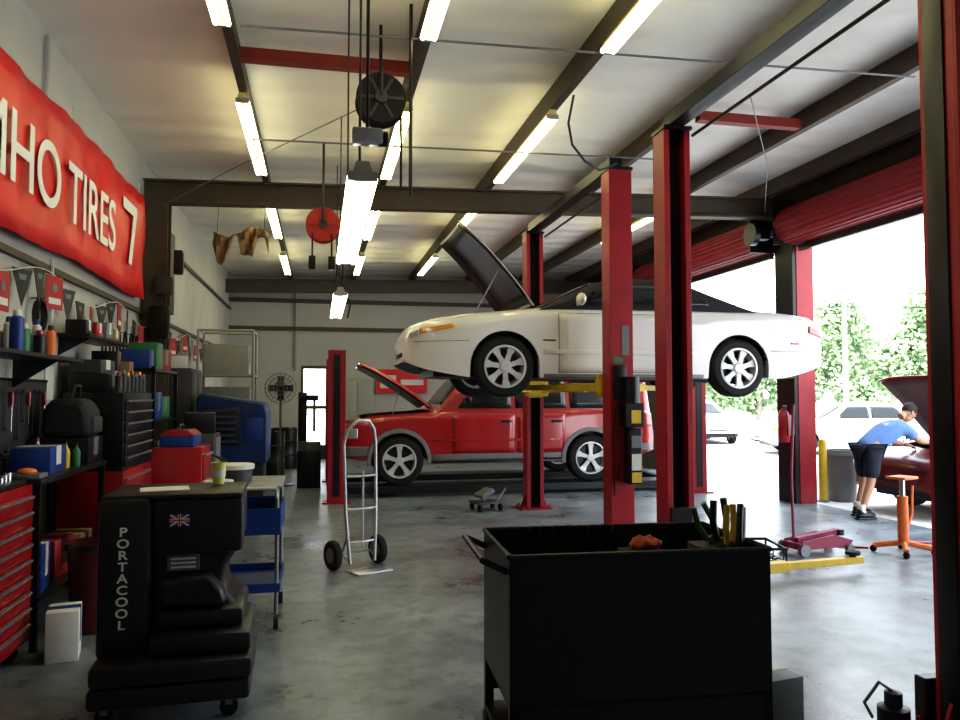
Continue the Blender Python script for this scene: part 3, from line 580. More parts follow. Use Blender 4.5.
t=thing('shop_vacuum','black and grey shop vacuum on floor beside the shelving rack','vacuum',(-1.35,8.6,0)); MB().lathe([(.2,.08),(.24,.1),(.24,.5),(.22,.52)],n=28).out('tank',BLACK,t); MB().lathe([(.24,.52),(.25,.54),(.2,.72),(.08,.78)],n=28).out('motor_head',DGREY,t); MB().tube([(.2,0,.4),(.35,-.05,.45),(.38,-.12,.9),(.2,-.15,1.0),(.1,-.1,.6)],.025).out('hose',RUB,t)
for a in range(4): MB().cyl((.18*math.cos(a*PI/2+.8)-.015,.18*math.sin(a*PI/2+.8),.04),(.18*math.cos(a*PI/2+.8)+.015,.18*math.sin(a*PI/2+.8),.04),.04).out('caster',RUB,t)
t=thing('welding_cart','black welding machine on a cart before the steel column','welder',(-1.38,9.5,0)); MB().b2(-.22,.22,-.3,.3,.12,.2,.01).out('cart_base',BLACKM,t); MB().b2(-.2,.2,-.28,.28,.45,1.15,.02).out('machine_case',DGREY,t); MB().b2(.2,.21,-.2,.2,.75,1.1).out('control_panel',GREYP,t,False)
for x in (-.2,.2):
    for y in (-.27,.27): MB().cyl((x,y,.2),(x,y,.46),.015).out('post',BLACKM,t)
for x in (-.24,.24):
    for y in (-.2,.2): MB().cyl((x-.015,y,.07),(x+.015,y,.07),.07).out('wheel',RUB,t)
MB().tube([(.22,.1,.6),(.3,.05,.4),(.28,-.1,.35),(.24,-.2,.6),(.22,-.2,.7)],.015).out('lead',RUB,t)
carton('black carton resting on the welding machine',(-1.38,9.5,1.152),(.34,.4,.24),BLACK,R(6),tape=GREYP)
t=thing('storage_cabinet','tall dark grey storage cabinet beyond the steel column','cabinet',(-2.1,10.5,0)); MB().b2(0,.45,0,.9,0,1.95,.008).out('body',DGREY,t)
for y0 in (.02,.46):
    dd=MB().b2(.45,.465,y0,y0+.42,.05,1.9,.004).out('door',DGREY,t); MB().b2(.465,.485,y0+(.36 if y0<.1 else .04),y0+(.38 if y0<.1 else .06),.9,1.05).out('handle',CHROME,dd,False)
carton('white carton lying on top of the dark storage cabinet',(-1.88,10.75,1.952),(.3,.34,.16),PAPER,R(9),tape=REDP)
for l,x,y,z,s,mt in (('grey electrical box high on the brown steel column',-1.9,9.98,2.95,(.2,.12,.22),DGREY),('small black switch box beside steel column',-1.74,10.0,3.25,(.1,.1,.3),BLACKM),('tall dark breaker panel beside the steel column',-2.08,10.75,3.25,(.2,.7,1.1),DGREY),('dark junction box on column below the grey electrical box',-1.95,9.98,2.5,(.22,.12,.4),BLACKM)):
    t=thing('electrical_box',l,'electrical box',(x,y,z)); MB().box((0,0,0),s,bev=.008).out('housing',mt,t); MB().box((s[0]/2+.004,0,0),(.008,s[1]*.8,s[2]*.8)).out('door',mt,t,False)
for l,x,y,z0,z1 in (('white conduit running up left wall past the banner end',XL+.05,11.25,1.9,4.45),('thin black conduit beside the white one on left wall',XL+.05,11.4,1.6,4.45),('grey conduit running up left wall before the black chest',XL+.06,6.72,1.9,2.7),('grey conduit down left wall above the banner',XL+.03,6.6,3.95,4.5)):
    o=tag(MB().tube([(x,y,z0),(x,y,z1)],.018).out('conduit',BLACKM if 'black conduit' in l else ALU),l,'pipe')

# ------------------------------------------------------------------ evaporative cooler
t=thing('evaporative_cooler','black moulded portable evaporative cooler with vertical white lettering','air cooler',(-.72,4.14,0),R(2)); t.scale=(.87,.9,.985)
MB().b2(-.4,-.12,-.06,.55,.3,1.1,.035).out('water_column',BLACK,t)
m=MB(); m.prism([(-.13,.12),(.4,.12),(.42,.3),(.38,.5),(.27,.6),(.29,.72),(.38,.84),(.38,1.09),(-.13,1.09)],'Y',.06,.55); m.out('housing',BLACK,t,bev=.03)
MB().b2(-.12,.39,-.02,.12,.8,1.09,.035).out('louvre_hood',BLACK,t)
m=MB()
for k,(z0,z1,e,xl,xr) in enumerate(((.1,.21,.1,-.41,.45),(.21,.32,.14,-.4,.46),(.32,.43,.1,-.11,.45),(.43,.53,.04,-.08,.4))): m.b2(xl,xr,-.1-e+.03*k,.5,z0,z1-.006,.028)
m.out('water_tank',BLACK,t)
m=MB(); m.prism([(-.06,.54),(.3,.54),(.28,.62),(.2,.7),(-.06,.68)],'Y',-.06,.1); m.out('fill_door',BLACK,t,bev=.025)
MB().b2(-.39,.385,-.03,.54,1.085,1.115,.015).out('top_cap',BLACK,t)
text('lettering','\n'.join('PORTACOOL'),.062,WTXT,t,frame((-.26,-.066,.915),(1,0,0),(0,0,1)),.001,.0015,1.35,'CENTER',.93)
pl=MB(); pl.b2(-.04,.14,.045,.06,.71,.79); pl=pl.out('rating_plate',GREYP,t,False)
m=MB()
for k in range(3): m.b2(-.02,.12,.04,.045,.722+k*.022,.732+k*.022)
m.out('printed_lines',WTXT,pl,False)
fl=MB().b2(-.02,.09,-.028,-.02,.95,1.01).out('flag_emblem',M('flag_blue',(.02,.05,.3),.5),t,False)
m=MB(); m.b2(-.02,.09,-.031,-.028,.972,.988); m.b2(.027,.043,-.031,-.028,.95,1.01); m.box((.035,-.03,.98),(.115,.003,.008),(0,R(29),0)); m.box((.035,-.03,.98),(.115,.003,.008),(0,R(-29),0)); m.out('cross_stripes',WTXT,fl,False)
m=MB(); m.b2(-.02,.09,-.034,-.031,.976,.984); m.b2(.031,.039,-.034,-.031,.95,1.01); m.out('red_cross',REDB,fl,False)
for x in (-.33,.33):
    for y in (-.1,.45):
        w=MB().cyl((x,y-.02,.05),(x,y+.02,.05),.05).out('caster',RUB,t); MB().b2(x-.02,x+.02,y-.025,y+.025,.06,.12).out('fork',STEEL,w,False)
o=tag(MB().b2(-.12,.12,-.09,.09,0,.004).out('paper_sheet',PAPER,smooth=False),'white sheet of paper lying on top of the black cooler','paper'); o.location=(-.8,4.32,1.1); o.rotation_euler=(0,0,.2)
t=thing('drinking_cup','yellow green paper cup standing on the black cooler','cup',(-.55,4.5,1.1)); MB().lathe([(.03,0),(.042,.12),(.045,.122),(.04,.122),(.028,.004)],n=20).out('body',CUP,t); MB().lathe([(.032,.04),(.0365,.042),(.039,.08),(.037,.081)],n=20).out('sleeve',WHITE,t)
t=thing('utility_cart','white framed utility cart with blue plastic trays behind the cooler','cart',(-.82,5.45,0))
for x in (.02,.54):
    for y in (.02,.66):
        l=MB().cyl((x,y,.1),(x,y,.97),.014).out('post',STEEL,t); MB().cyl((x-.015,y,.045),(x+.015,y,.045),.045).out('caster',RUB,l)
for z,h in ((.25,.06),(.64,.18)):
    m=MB(); m.b2(0,.56,0,.68,z,z+.01); m.b2(0,.56,-.005,.005,z,z+h); m.b2(0,.56,.675,.685,z,z+h); m.b2(-.005,.005,0,.68,z,z+h); m.b2(.555,.565,0,.68,z,z+h); m.out('tray',BLUE,t,False)
MB().b2(-.01,.57,-.01,.69,.955,.975,.004).out('top_shelf',STEEL,t)
MB().tube([(.02,-.01,.9),(.02,-.1,.97),(.54,-.1,.97),(.54,-.01,.9)],.012).out('push_handle',WHITE,t)
for l,x,y,r,h,mt in (('large round white lid topped tub on the blue utility cart',-.6,5.8,.14,.12,WHITE),('flat white round dish in front of tub on utility cart',-.68,5.56,.1,.03,PAPER)):
    t=thing('round_tub',l,'tub',(x,y,.976)); MB().lathe([(r*.85,0),(r*.92,h*.75)],n=28).out('body',DGREY,t); MB().lathe([(r,h*.75),(r,h),(r*.93,h+.004)],n=28).out('lid',mt,t)
t=thing('hand_truck','silver aluminium hand truck with looped handle standing on open floor','hand truck',(.40,7.15,0),R(28))
m=MB(); m.tube([(-.13,0,.06),(-.16,.03,.5),(-.17,.06,1.15),(-.14,.04,1.28),(-.06,-.0,1.36),(.06,-.0,1.36),(.14,.04,1.28),(.17,.06,1.15),(.16,.03,.5),(.13,0,.06)],.016,10); m.out('frame',ALU,t)
for z in (.25,.55,.85): MB().tube([(-.155,.025,z),(-.05,-.01,z),(.05,-.01,z),(.155,.025,z)],.011).out('cross_brace',ALU,t)
MB().tube([(0,.0,.2),(0,-.0,.9)],.011).out('center_bar',ALU,t)
MB().b2(-.18,.18,-.24,0.0,0.002,.014,.003).out('toe_plate',ALU,t)
for s in (-1,1):
    w=MB().lathe([(.07,-.03),(.125,-.03),(.135,-.015),(.135,.015),(.125,.03),(.07,.03)],frame((s*.24,.12,.135),(0,1,0),(0,0,1)),28).out('wheel',RUB,t)
    MB().lathe([(.02,-.032),(.07,-.032),(.07,.032),(.02,.032)],frame((s*.24,.12,.135),(0,1,0),(0,0,1)),20).out('hub',GREYP,w)
m=MB(); m.tube([(-.25,.12,.135),(.25,.12,.135)],.01); m.tube([(-.15,.02,.3),(-.15,.12,.135),(-.14,.0,.08)],.01); m.tube([(.15,.02,.3),(.15,.12,.135),(.14,.0,.08)],.01); m.out('axle',STEEL,t)
# ------------------------------------------------------------------ black tool cart foreground
CX,CY,CA=1.325,3.27,R(-3)
t=thing('tool_cart','large black open topped steel tool cart filling the foreground','cart',(CX,CY,0),CA)
X,Y=.56,.32; zf=.2; m=MB(); m.b2(-X,X,-Y,-Y+.012,zf,.95); m.b2(-X,X,Y-.012,Y,zf,.95); m.b2(-X,-X+.012,-Y,Y,zf+.15,.95); m.b2(X-.012,X,-Y,Y,zf,.95); m.b2(-X,X,-Y,Y,zf+.15,zf+.162); m.out('bin',BLACKM,t,False)
m=MB(); m.tube([(-X,-Y,.95),(X,-Y,.95),(X,Y,.95),(-X,Y,.95),(-X,-Y,.95)],.012); m.out('rim',BLACKM,t)
for x in (-X+.02,X-.02):
    for y in (-Y+.02,Y-.02):
        l=MB().b2(x-.02,x+.02,y-.02,y+.02,.1,.35).out('leg',BLACKM,t,False); MB().cyl((x-.02,y,.055),(x+.02,y,.055),.055).out('caster',RUB,l)
MB().b2(-X,X,-Y,Y,.12,.14).out('lower_shelf',BLACKM,t,False)
MB().tube([(-X,-Y+.05,.88),(-X-.1,-Y+.06,.93),(-X-.1,Y-.06,.93),(-X,Y-.05,.88)],.014).out('push_handle',BLACKM,t)
MB().b2(X-.16,X-.02,-.24,.16,.6,.9,.01).out('tool_pocket',DGREY,t)
for k in range(8): MB().cyl((-X+.2+k*.06,Y-.03,.93),(-X+.2+k*.06,Y-.03,.965),.016,n=10).out('rim_socket',BLACKM,t)
def cw(x,y,z): return tuple(Matrix.Translation((CX,CY,0))@Matrix.Rotation(CA,4,'Z')@Vector((x,y,z)))
for i,(l,x,y,tl,mt,sc) in enumerate((('green handled pliers leaning left in the black cart corner',.48,.06,-.4,GREENP,1.1),('black handled cutters upright in the black cart corner',.5,-.0,-.08,BLACK,1.25),('yellow handled snips standing in the black cart corner',.5,-.08,.05,YEL,1.15),('black handled pliers leaning right in the black cart corner',.51,-.16,.3,BLACK,1.2))):
    t=thing('pliers',l,'hand tool',cw(x,y,.93)); t.rotation_euler=(0,tl,.3*i); t.scale=(sc,sc,sc)
    for s in (-1,1): MB().tube([(s*.02,0,.0),(s*.035,0,.07),(s*.025,0,.15)],.013).out('handle',mt,t)
    MB().box((0,0,-.01),(.04,.015,.04),bev=.004).out('jaws',STEEL,t)
t=thing('shop_rag','crumpled orange red rag lying inside the black cart','rag',cw(.18,.12,.9)); m=MB(); m.sph((0,0,.0),(.08,.06,.03),18)
for v in m.b.verts: v.co.z+=.015*math.sin(v.co.x*90)*math.cos(v.co.y*80)
m.out('cloth',M('orange_red_cloth',(.4,.08,.03),.9,0,.2,30,.4),t); MB().box((-.02,.0,-.05),(.2,.14,.05),bev=.01).out('cloth_fold',M('dark_cloth',(.03,.012,.012),.9),t)
carton('pale grey carton on floor behind the right end of black cart',(2.12,3.42,0),(.26,.3,.26),GREYP,R(10),tape=PAPER)
t=thing('grease_pump','small black grease pump with grey hose at the nearest post foot','pump',(2.70,3.22,0)); t.scale=(.8,.8,.9); MB().lathe([(.09,0.02),(.09,.12),(.05,.13),(.05,.2),(.02,.21)],n=20).out('body',BLACK,t); MB().tube([(0,0,.2),(-.08,.02,.25),(-.12,.1,.12),(-.05,.12,.03)],.01).out('hose',GREYP,t); MB().b2(-.14,.1,-.1,.1,0.001,.02).out('base',STEEL,t,False)
t=thing('floor_jack','pinkish red floor jack with tall upright handle on the open floor','floor jack',(4.98,6.95,0),R(8)); PINK=M('faded_red_paint',(.3,.04,.09),.5,0,.2)
m=MB()
for s in (-1,1): m.prism([(-.35,.06),(.3,.06),(.34,.12),(.1,.19),(-.3,.14)],'Y',s*.12-.008,s*.12+.008)
m.b2(-.33,-.27,-.12,.12,.06,.12); m.b2(-.02,.1,-.12,.12,.08,.14); m.out('frame',PINK,t,False)
m=MB(); m.box((.0,0,.17),(.55,.07,.05),(0,R(-6),0)); m.out('lift_arm',PINK,t); MB().cyl((.27,0,.16),(.27,0,.22),.06).out('saddle',BLACKM,t)
for x,r in ((-.3,.06),(.28,.045)):
    for s in (-1,1): MB().cyl((x,s*.12,r),(x,s*.165,r),r).out('wheel',STEEL,t)
MB().tube([(-.3,0,.15),(-.28,.04,.8),(-.2,.08,1.5)],.014).out('handle',PINK,t)
t=thing('air_hose','thin red air hose trailing over floor toward the orange stand','hose',(0,0,0)); MB().tube([(5.4,7.1,.012),(5.6,7.0,.012),(5.8,7.15,.012),(6.15,7.2,.012),(6.7,7.0,.012)],.012).out('hose',REDP,t)
MB().cyl((5.35,7.13,.013),(5.41,7.1,.013),.013).out('coupling',STEEL,t)
t=thing('wire_rack','black wire rack tray lying on floor beside the yellow lift arm','rack',(4.02,6.75,0),R(-12))
m=MB()
for i in range(11): m.tube([(-.3+i*.06,-.24,.05),(-.3+i*.06,.24,.05)],.007,5)
for i in range(6): m.tube([(-.3,-.24+i*.096,.05),(.3,-.24+i*.096,.05)],.007,5)
m.out('wire_grid',BLACKM,t); m=MB(); m.tube([(-.32,-.26,.16),(.32,-.26,.16),(.32,.26,.16),(-.32,.26,.16),(-.32,-.26,.16)],.013); 
for sx in(-1,1):
    for sy in (-1,1): m.tube([(sx*.32,sy*.26,.16),(sx*.32,sy*.26,.002)],.01)
for i in range(7): m.tube([(-.3+i*.1,-.26,.16),(-.3+i*.1,-.24,.05)],.006,5)
m.out('rim',BLACKM,t)
t=thing('transmission_jack','orange upright transmission jack on spread feet beside nearest post','jack',(5.78,6.7,0),R(20)); t.scale=(.85,.85,.96)
for a in range(4): c,s=math.cos(a*PI/2+.6),math.sin(a*PI/2+.6); l=MB().tube([(0,0,.12),(c*.32,s*.32,.07)],.03).out('base_leg',ORANGE,t); MB().cyl((c*.32-.015,s*.32,.035),(c*.32+.015,s*.32,.035),.035).out('caster',RUB,l)
MB().cyl((0,0,.1),(0,0,.6),.06).out('cylinder',ORANGE,t); MB().cyl((0,0,.6),(0,0,.78),.03).out('ram',CHROME,t); MB().b2(-.15,.15,-.12,.12,.78,.81,.01).out('saddle',ORANGE,t); MB().tube([(.05,0,.2),(.2,0,.4),(.22,0,.7)],.015).out('pump_handle',ORANGE,t)
t=thing('rolling_seat','low grey rolling mechanic seat on floor near the far lift post','stool',(2.28,10.4,0),R(15))
MB().b2(-.2,.2,-.16,.16,.1,.13,.01).out('tray',DGREY,t)
for x in (-.16,.16):
    for y in (-.12,.12): MB().cyl((x-.015,y,.05),(x+.015,y,.05),.05).out('caster',RUB,t)
MB().box((-.03,0,.24),(.22,.26,.06),(0,R(-25),0),.02).out('seat',GREYP,t); MB().tube([(-.05,0,.13),(-.03,0,.23)],.03).out('pillar',STEEL,t); MB().tube([(.1,-.12,.13),(.25,-.1,.3)],.015).out('handle',STEEL,t)
t=thing('parts_washer','big dark blue moulded machine on black stand beside left aisle','parts washer',(-1.1,10.6,0)); t.scale=(.92,1,1)
MB().b2(-.42,.42,-.25,.35,.05,.72,.02).out('stand',BLACKM,t); m=MB(); m.prism([(-.48,.72),(.48,.72),(.48,1.36),(.42,1.5),(-.42,1.62),(-.48,1.56)],'Y',-.35,.4); m.out('tank',DBLUE,t,bev=.03)
MB().b2(-.4,.1,-.365,-.35,.95,1.45,.01).out('dark_panel',BLACK,t); MB().b2(.16,.42,-.365,-.35,1.0,1.3,.01).out('side_panel',BLUE,t)
m=MB()
for k in range(6): m.box((-.15,-.375,1.0+.08*k),(.44,.015,.03),(R(-20),0,0))
m.out('louvre',M('dark_blue_plastic',(.005,.015,.06),.5),t,False)
t=thing('shop_fan','round grey pedestal fan near the back doorway','fan',(-.68,14.0,0))
MB().lathe([(.25,0),(.25,.02),(.04,.05)],n=24).out('base',BLACKM,t); MB().cyl((0,0,.04),(0,0,1.5),.022).out('pole',STEEL,t)
m=MB()
for r,yy in ((.27,0),(.27,-.12),(.2,-.15),(.12,-.16),(.2,.03),(.12,.04)): m.tube([(r*math.cos(a*PI/16),yy+.05,1.72+r*math.sin(a*PI/16)) for a in range(33)],.006,5)
for a in range(20): c,s=math.cos(a*PI/10),math.sin(a*PI/10); m.tube([(.04*c,-.12,1.72+.04*s),(.2*c,-.1,1.72+.2*s),(.27*c,-.07,1.72+.27*s),(.27*c,.05,1.72+.27*s),(.1*c,.1,1.72+.1*s)],.004,4)
m.out('cage',STEEL,t)
for a in range(4):
    th=a*PI/2; MB().box((.12*math.cos(th),0,1.72+.12*math.sin(th)),(.2,.01,.12),(.4,-th,0)).out('blade',DGREY,t,False)
MB().cyl((0,.02,1.72),(0,.2,1.72),.07).out('motor',BLACKM,t); MB().tube([(0,.1,1.72),(0,.08,1.5),(0,0,1.45)],.02).out('neck',BLACKM,t)
t=thing('tire_changer','black tire changing machine left of the four post lift','machine',(-.17,13.75,0))
MB().b2(-.2,.2,-.3,.3,0,.65,.02).out('cabinet',BLACKM,t); MB().cyl((.0,0,.65),(.0,0,.78),.2,n=28).out('turntable',STEEL,t); MB().b2(-.2,-.05,.1,.3,.65,1.65,.01).out('column',BLACKM,t); MB().b2(-.15,.15,.0,.12,1.5,1.6,.01).out('swing_arm',BLACKM,t); MB().cyl((.08,.05,.95),(.08,.05,1.55),.025).out('tool_shaft',STEEL,t)
t=thing('equipment_rack','pale grey metal rack with pipe frame on top near left wall','rack',(-1.95,12.9,0))
for x in (.02,.88):
    for y in (.02,.68): MB().cyl((x,y,0),(x,y,2.65),.02).out('upright',BEIGE,t)
for z in (.4,1.2,1.9): MB().b2(0,.9,0,.7,z,z+.03).out('shelf',BEIGE,t,False)
MB().tube([(.02,.02,2.65),(.88,.02,2.65),(.88,.68,2.65),(.02,.68,2.65),(.02,.02,2.65)],.02).out('top_rail',BEIGE,t)
for i,(l,z,s,mt) in enumerate((('beige metal cabinet box on top shelf of pale rack',1.931,(.7,.5,.5),BEIGE),('grey metal box on middle shelf of pale rack',1.231,(.7,.5,.5),STEEL),('dark carton on bottom shelf of pale rack',.431,(.6,.5,.55),BLACK))): carton(l,(-1.5,13.25,z),s,mt,0,'metal_box',tape=GREYP)
for i,(l,x,y) in enumerate((('black oil drum standing near the back doorway, nearer one',-.95,15.6),('black oil drum standing near the back doorway, farther one',-.75,17.2))):
    t=thing('oil_drum',l,'drum',(x,y,0)); MB().lathe([(.28,0),(.29,.02),(.28,.28),(.295,.3),(.28,.32),(.28,.58),(.295,.6),(.28,.62),(.29,.88),(.27,.88),(.27,.86)],n=28).out('body',BLACKM,t); MB().cyl((.12,0,.86),(.12,0,.89),.04).out('bung',STEEL,t)
for k in range(4):
    t=thing('tire',f'black tire lying flat, {["bottom","second","third","top"][k]} of the stack by left wall','tire',(-1.6,11.9,.2*k)); MB().lathe([(.2,.01),(.3,0.002),(.33,.04),(.33,.16),(.3,.198),(.2,.19)],n=32,cap=False).out('tire_carcass',RUB,t)
t=thing('wall_sign','red board with pale stripes on back wall behind the raised hood','sign',(1.4,YB-.1,1.65)); MB().b2(0,1.3,-.02,.0,0,.6).out('board',REDB,t,False); MB().b2(.1,.5,-.026,-.02,.12,.45).out('pale_panel',PAPER,t,False); MB().b2(.62,1.2,-.026,-.02,.2,.34).out('pale_stripe',PAPER,t,False)
t=thing('wall_cabinet','grey cabinet against the back wall right of the doorway','cabinet',(.5,YB-.5,0)); MB().b2(0,.8,0,.45,0,2.0,.01).out('body',BEIGE,t); 
for x0 in (.02,.41): MB().b2(x0,x0+.37,-.015,0,.05,1.95,.004).out('door',BEIGE,t)
t=thing('hanging_tarp','torn brown tarp scrap sagging from the roof at back left','tarp',(-1.52,11.4,3.6))
rd=random.Random(3); rws=[]
for i in range(15):
    dp=.26+.2*math.sin(i*.9)+rd.uniform(-.1,.1)
    rws.append([(i*.055,.05*math.sin(i*2+j),.36-.08*math.sin(i*.45)-dp*j/5) for j in range(6)])
m=MB(); m.grid(rws); m.out('sheet',TAN,t,solid=.006)
for x in (.05,.7): MB().tube([(x,0,.3),(x+.03,0,.96)],.005).out('tie',BLACK,t)

# ------------------------------------------------------------------ hanging reels, cords
def reel(loc,r,mat,label,top,cap):
    t=thing('hose_reel',label,'hose reel',loc); x=.09
    mt=Matrix.Rotation(PI/2,4,'X')
    MB().lathe([(.03,-x),(r,-x),(r,-x+.012),(r*.45,-x+.02),(r*.45,x-.02),(r,x-.012),(r,x),(.03,x)],mt,36).out('spool',mat,t)
    MB().lathe([(r*.46,-.065),(r*.82,-.06),(r*.85,0),(r*.82,.06),(r*.46,.065)],mt,36).out('wound_hose',RUB,t)
    MB().cyl((0,-.12,0),(0,.12,0),.05).out('hub',DGREY,t)
    for a in range(6): MB().box((r*.6*math.cos(a*PI/3),-x-.004,r*.6*math.sin(a*PI/3)),(r*.6,.008,.02),(0,-a*PI/3,0)).out('spool_rib',DGREY if mat is RUB else mat,t,False)
    m=MB(); m.tube([(0,-.12,0),(0,-.12,r+.06),(0,.12,r+.06),(0,.12,0)],.014); m.tube([(0,0,r+.06),(0,0,top)],.014); m.out('hanger',BLACKM,t)
    MB().tube([(r*.8,0,0),(r*.85,0,-.3),(r*.84,0,-cap)],.01).out('hose_end',RUB,t)
reel((.46,6.1,3.98),.2,RUB,'black hose reel hanging high above the low light fixture',.63,.7)
reel((0.02,9.1,3.6),.2,M('red_reel_paint',(.4,.03,.02),.4),'red hose reel hanging farther back under the roof',1.0,.6)
for l,x in (('black air coupling block hanging left below the red reel',-.1),('black air coupling block hanging right below the red reel',.12)):
    t=thing('coupling_block',l,'hose coupling',(x,8.9,3.12)); MB().box((0,0,0),(.08,.08,.16),bev=.015).out('body',BLACKM,t); MB().tube([(0,0,.08),(0,.04,.35)],.01).out('hose',RUB,t)
t=thing('chain_hoist','small grey chain hoist block above the hanging light','hoist',(.2,3.42,2.76)); MB().b2(-.07,.07,-.04,.04,-.03,.04,.012).out('housing',ALU,t); MB().cyl((.09,0,0),(.05,0,0),.035).out('wheel',BLACKM,t); MB().tube([(0,0,.04),(0,0,1.84)],.008).out('chain',BLACKM,t)
for i,(l,pts,r,mt) in enumerate((('straight black drop pole hanging from roof beside black reel',[(.66,5.7,4.6),(.66,5.7,3.1)],.014,BLACKM),
 ('black cord drooping from the right fixture row to the middle lift post',[(2.28,6.6,4.38),(2.26,6.7,4.15),(2.33,6.8,3.98),(2.5,6.92,3.87),(2.7,7.05,3.83),(2.85,7.12,3.9),(2.93,7.18,3.95)],.012,BLACKM),
 ('thin steel brace rod crossing the roof near the camera',[(-.6,5.75,4.33),(5.2,5.75,4.45)],.01,STEEL),
 ('thin steel brace rod crossing the roof at the red struts',[(-.7,8.0,4.22),(3.75,8.0,4.3)],.01,STEEL),
 ('diagonal brace cable from left wall column toward the roof middle',[(-1.95,10.0,3.95),(-1.0,8.8,4.12),(.8,6.4,4.3)],.006,STEEL),
 ('diagonal brace cable from the right header toward the roof middle',[(6.4,10.0,4.3),(5.3,8.2,4.38),(3.9,6.3,4.4)],.006,STEEL),
 ('black hose hanging from roof down beside the red vehicle lift post',[(.35,11.0,4.6),(.3,11.0,3.2),(.42,11.0,2.9),(.38,11.0,2.7)],.012,RUB),
 ('pale conduit running up back wall beside the doorway',[(-.6,YB-.05,2.2),(-.6,YB-.05,4.3)],.03,BEIGE))):
    o=tag(MB().tube(pts,r).out(['drop_pole','electric_cord','brace_rod','brace_rod','brace_cable','brace_cable','air_hose','conduit'][i],mt),l,['pole','cord','rod','rod','cable','cable','hose','pipe'][i])

t=thing('fire_extinguisher','red fire extinguisher hung on the red door pier','fire extinguisher',(6.72,10.1,.9)); MB().lathe([(.07,0),(.08,.02),(.08,.42),(.03,.5)],n=20).out('cylinder',REDP,t); MB().b2(-.03,.05,-.02,.02,.5,.55,.005).out('valve_handle',BLACK,t); MB().tube([(0,-.03,.52),(-.02,-.1,.45),(-.0,-.1,.1)],.01).out('hose',RUB,t); MB().b2(.07,.155,-.03,.03,.1,.4).out('bracket',STEEL,t,False)
t=thing('trash_can','grey ribbed trash can outside beside the yellow bollard','trash can',(7.86,10.35,-.02)); m=MB(); m.lathe([(.19,0),(.2,.01),(.24,.72),(.26,.74),(.26,.78),(.23,.78),(.18,.03)],n=28); m.out('body',GREYP,t); MB().lathe([(.245,.69),(.27,.7),(.27,.74),(.245,.75)],n=28,cap=False).out('rim_band',GREYP,t)
t=thing('bollard','yellow steel bollard just outside the red door pier','bollard',(7.5,10.3,-.02)); MB().lathe([(.06,0),(.06,.9),(.045,.94),(.01,.96)],n=20).out('pipe',YEL,t); MB().lathe([(.09,0),(.09,.02),(.061,.03)],n=20).out('footing',GREYP,t)
t=thing('utility_pole','tall wooden utility pole with crossarm beyond the lot','utility pole',(23.1,30,-.02)); MB().cyl((0,0,0),(0,0,6.5),.13,.1).out('pole',WOOD,t); MB().box((0,0,6.0),(1.2,.1,.12),(0,0,-.6)).out('crossarm',WOOD,t,False); MB().cyl((.2,.1,5.1),(.2,.1,5.6),.15).out('transformer',GREYP,t)
for i,(z,l) in enumerate(((6.2,'upper power line running from the wooden pole'),(5.6,'lower power line running from the wooden pole'))):
    o=tag(MB().tube([(23.1+(k-8)*3,30.2-(k-8)*2.4,z-.6*math.sin(PI*((k%8)/8))) for k in range(17)],.02,5).out('power_line',BLACKM),l,'cable')
def tree(loc,h,w,label,seed,low=.2):
    rd=random.Random(seed); t=thing('tree',label,'tree',loc,0,'trees beyond the parking lot')
    MB().tube([(0,0,0),(.1,0,h*.3),(0,.1,h*.6)],.15,8).out('trunk',BARK,t); m=MB()
    for _ in range(12):
        bx,by,bz,br=(rd.uniform(-w,w)*.5,rd.uniform(-w,w)*.5,h*rd.uniform(low,.84),w*rd.uniform(.35,.6))
        for _ in range(420):
            v=Vector((rd.gauss(0,1),rd.gauss(0,1),rd.gauss(0,1))).normalized()*br*rd.uniform(.5,1.02); c=Vector((bx,by,bz))+Vector((v.x,v.y,v.z*1.1)); s=rd.uniform(.1,.2)
            a=Vector((rd.gauss(0,1),rd.gauss(0,1),rd.gauss(0,1))).normalized()*s; b=a.orthogonal().normalized()*s
            V=[m.b.verts.new(c+q) for q in (a,b,-a,-b)]; m.b.faces.new(V)
    m.out('crown',LEAF,t,False)
TR=[(28.5,52,4,1.9,'short green tree far left of the utility pole'),(32,52,5.5,2.0,'green tree second left of the utility pole'),(35.1,52,7.5,2.1,'green tree just left of the utility pole'),(37.7,52,9.5,2.2,'tallest leafy tree behind the utility pole'),(40.4,52,7,2.1,'leafy tree first right of the utility pole'),(42.9,52,8.5,2.1,'leafy tree second right of the utility pole'),(45.5,52,10,2.3,'tall tree right behind the person outside'),(33.8,60,7,2.3,'back row tree behind the white truck'),(38.8,60,7.5,2.4,'back row tree middle of the gap'),(43.8,60,9.5,2.4,'back row tree farthest right')]
for i,(an,ds,h,w,l) in enumerate(TR): tree((ds*math.sin(R(an)),ds*math.cos(R(an)),-.05),h,w,l,i)

# ------------------------------------------------------------------ person
def skin(name,nodes,edges,mat,parent,sub=2,root=0):
    ks=list(nodes); me=bpy.data.meshes.new(name+'_tmp'); me.from_pydata([nodes[k][0] for k in ks],[(ks.index(a),ks.index(b)) for a,b in edges],[])
    o=bpy.data.objects.new(name+'_tmp',me); COL.objects.link(o); o.modifiers.new('skin','SKIN'); s=o.modifiers.new('sub','SUBSURF'); s.levels=sub; s.render_levels=sub
    for i,k in enumerate(ks):
        r=nodes[k][1]; me.skin_vertices[0].data[i].radius=(r,r) if not hasattr(r,'__len__') else r
        me.skin_vertices[0].data[i].use_root=(i==root)
    bpy.context.view_layer.update(); nm=bpy.data.meshes.new_from_object(o.evaluated_get(bpy.context.evaluated_depsgraph_get())); nm.name=name
    bpy.data.objects.remove(o); nm.materials.clear(); nm.materials.append(mat); nm.polygons.foreach_set('use_smooth',[True]*len(nm.polygons))
    q=bpy.data.objects.new(name,nm); COL.objects.link(q); q.parent=parent; return q
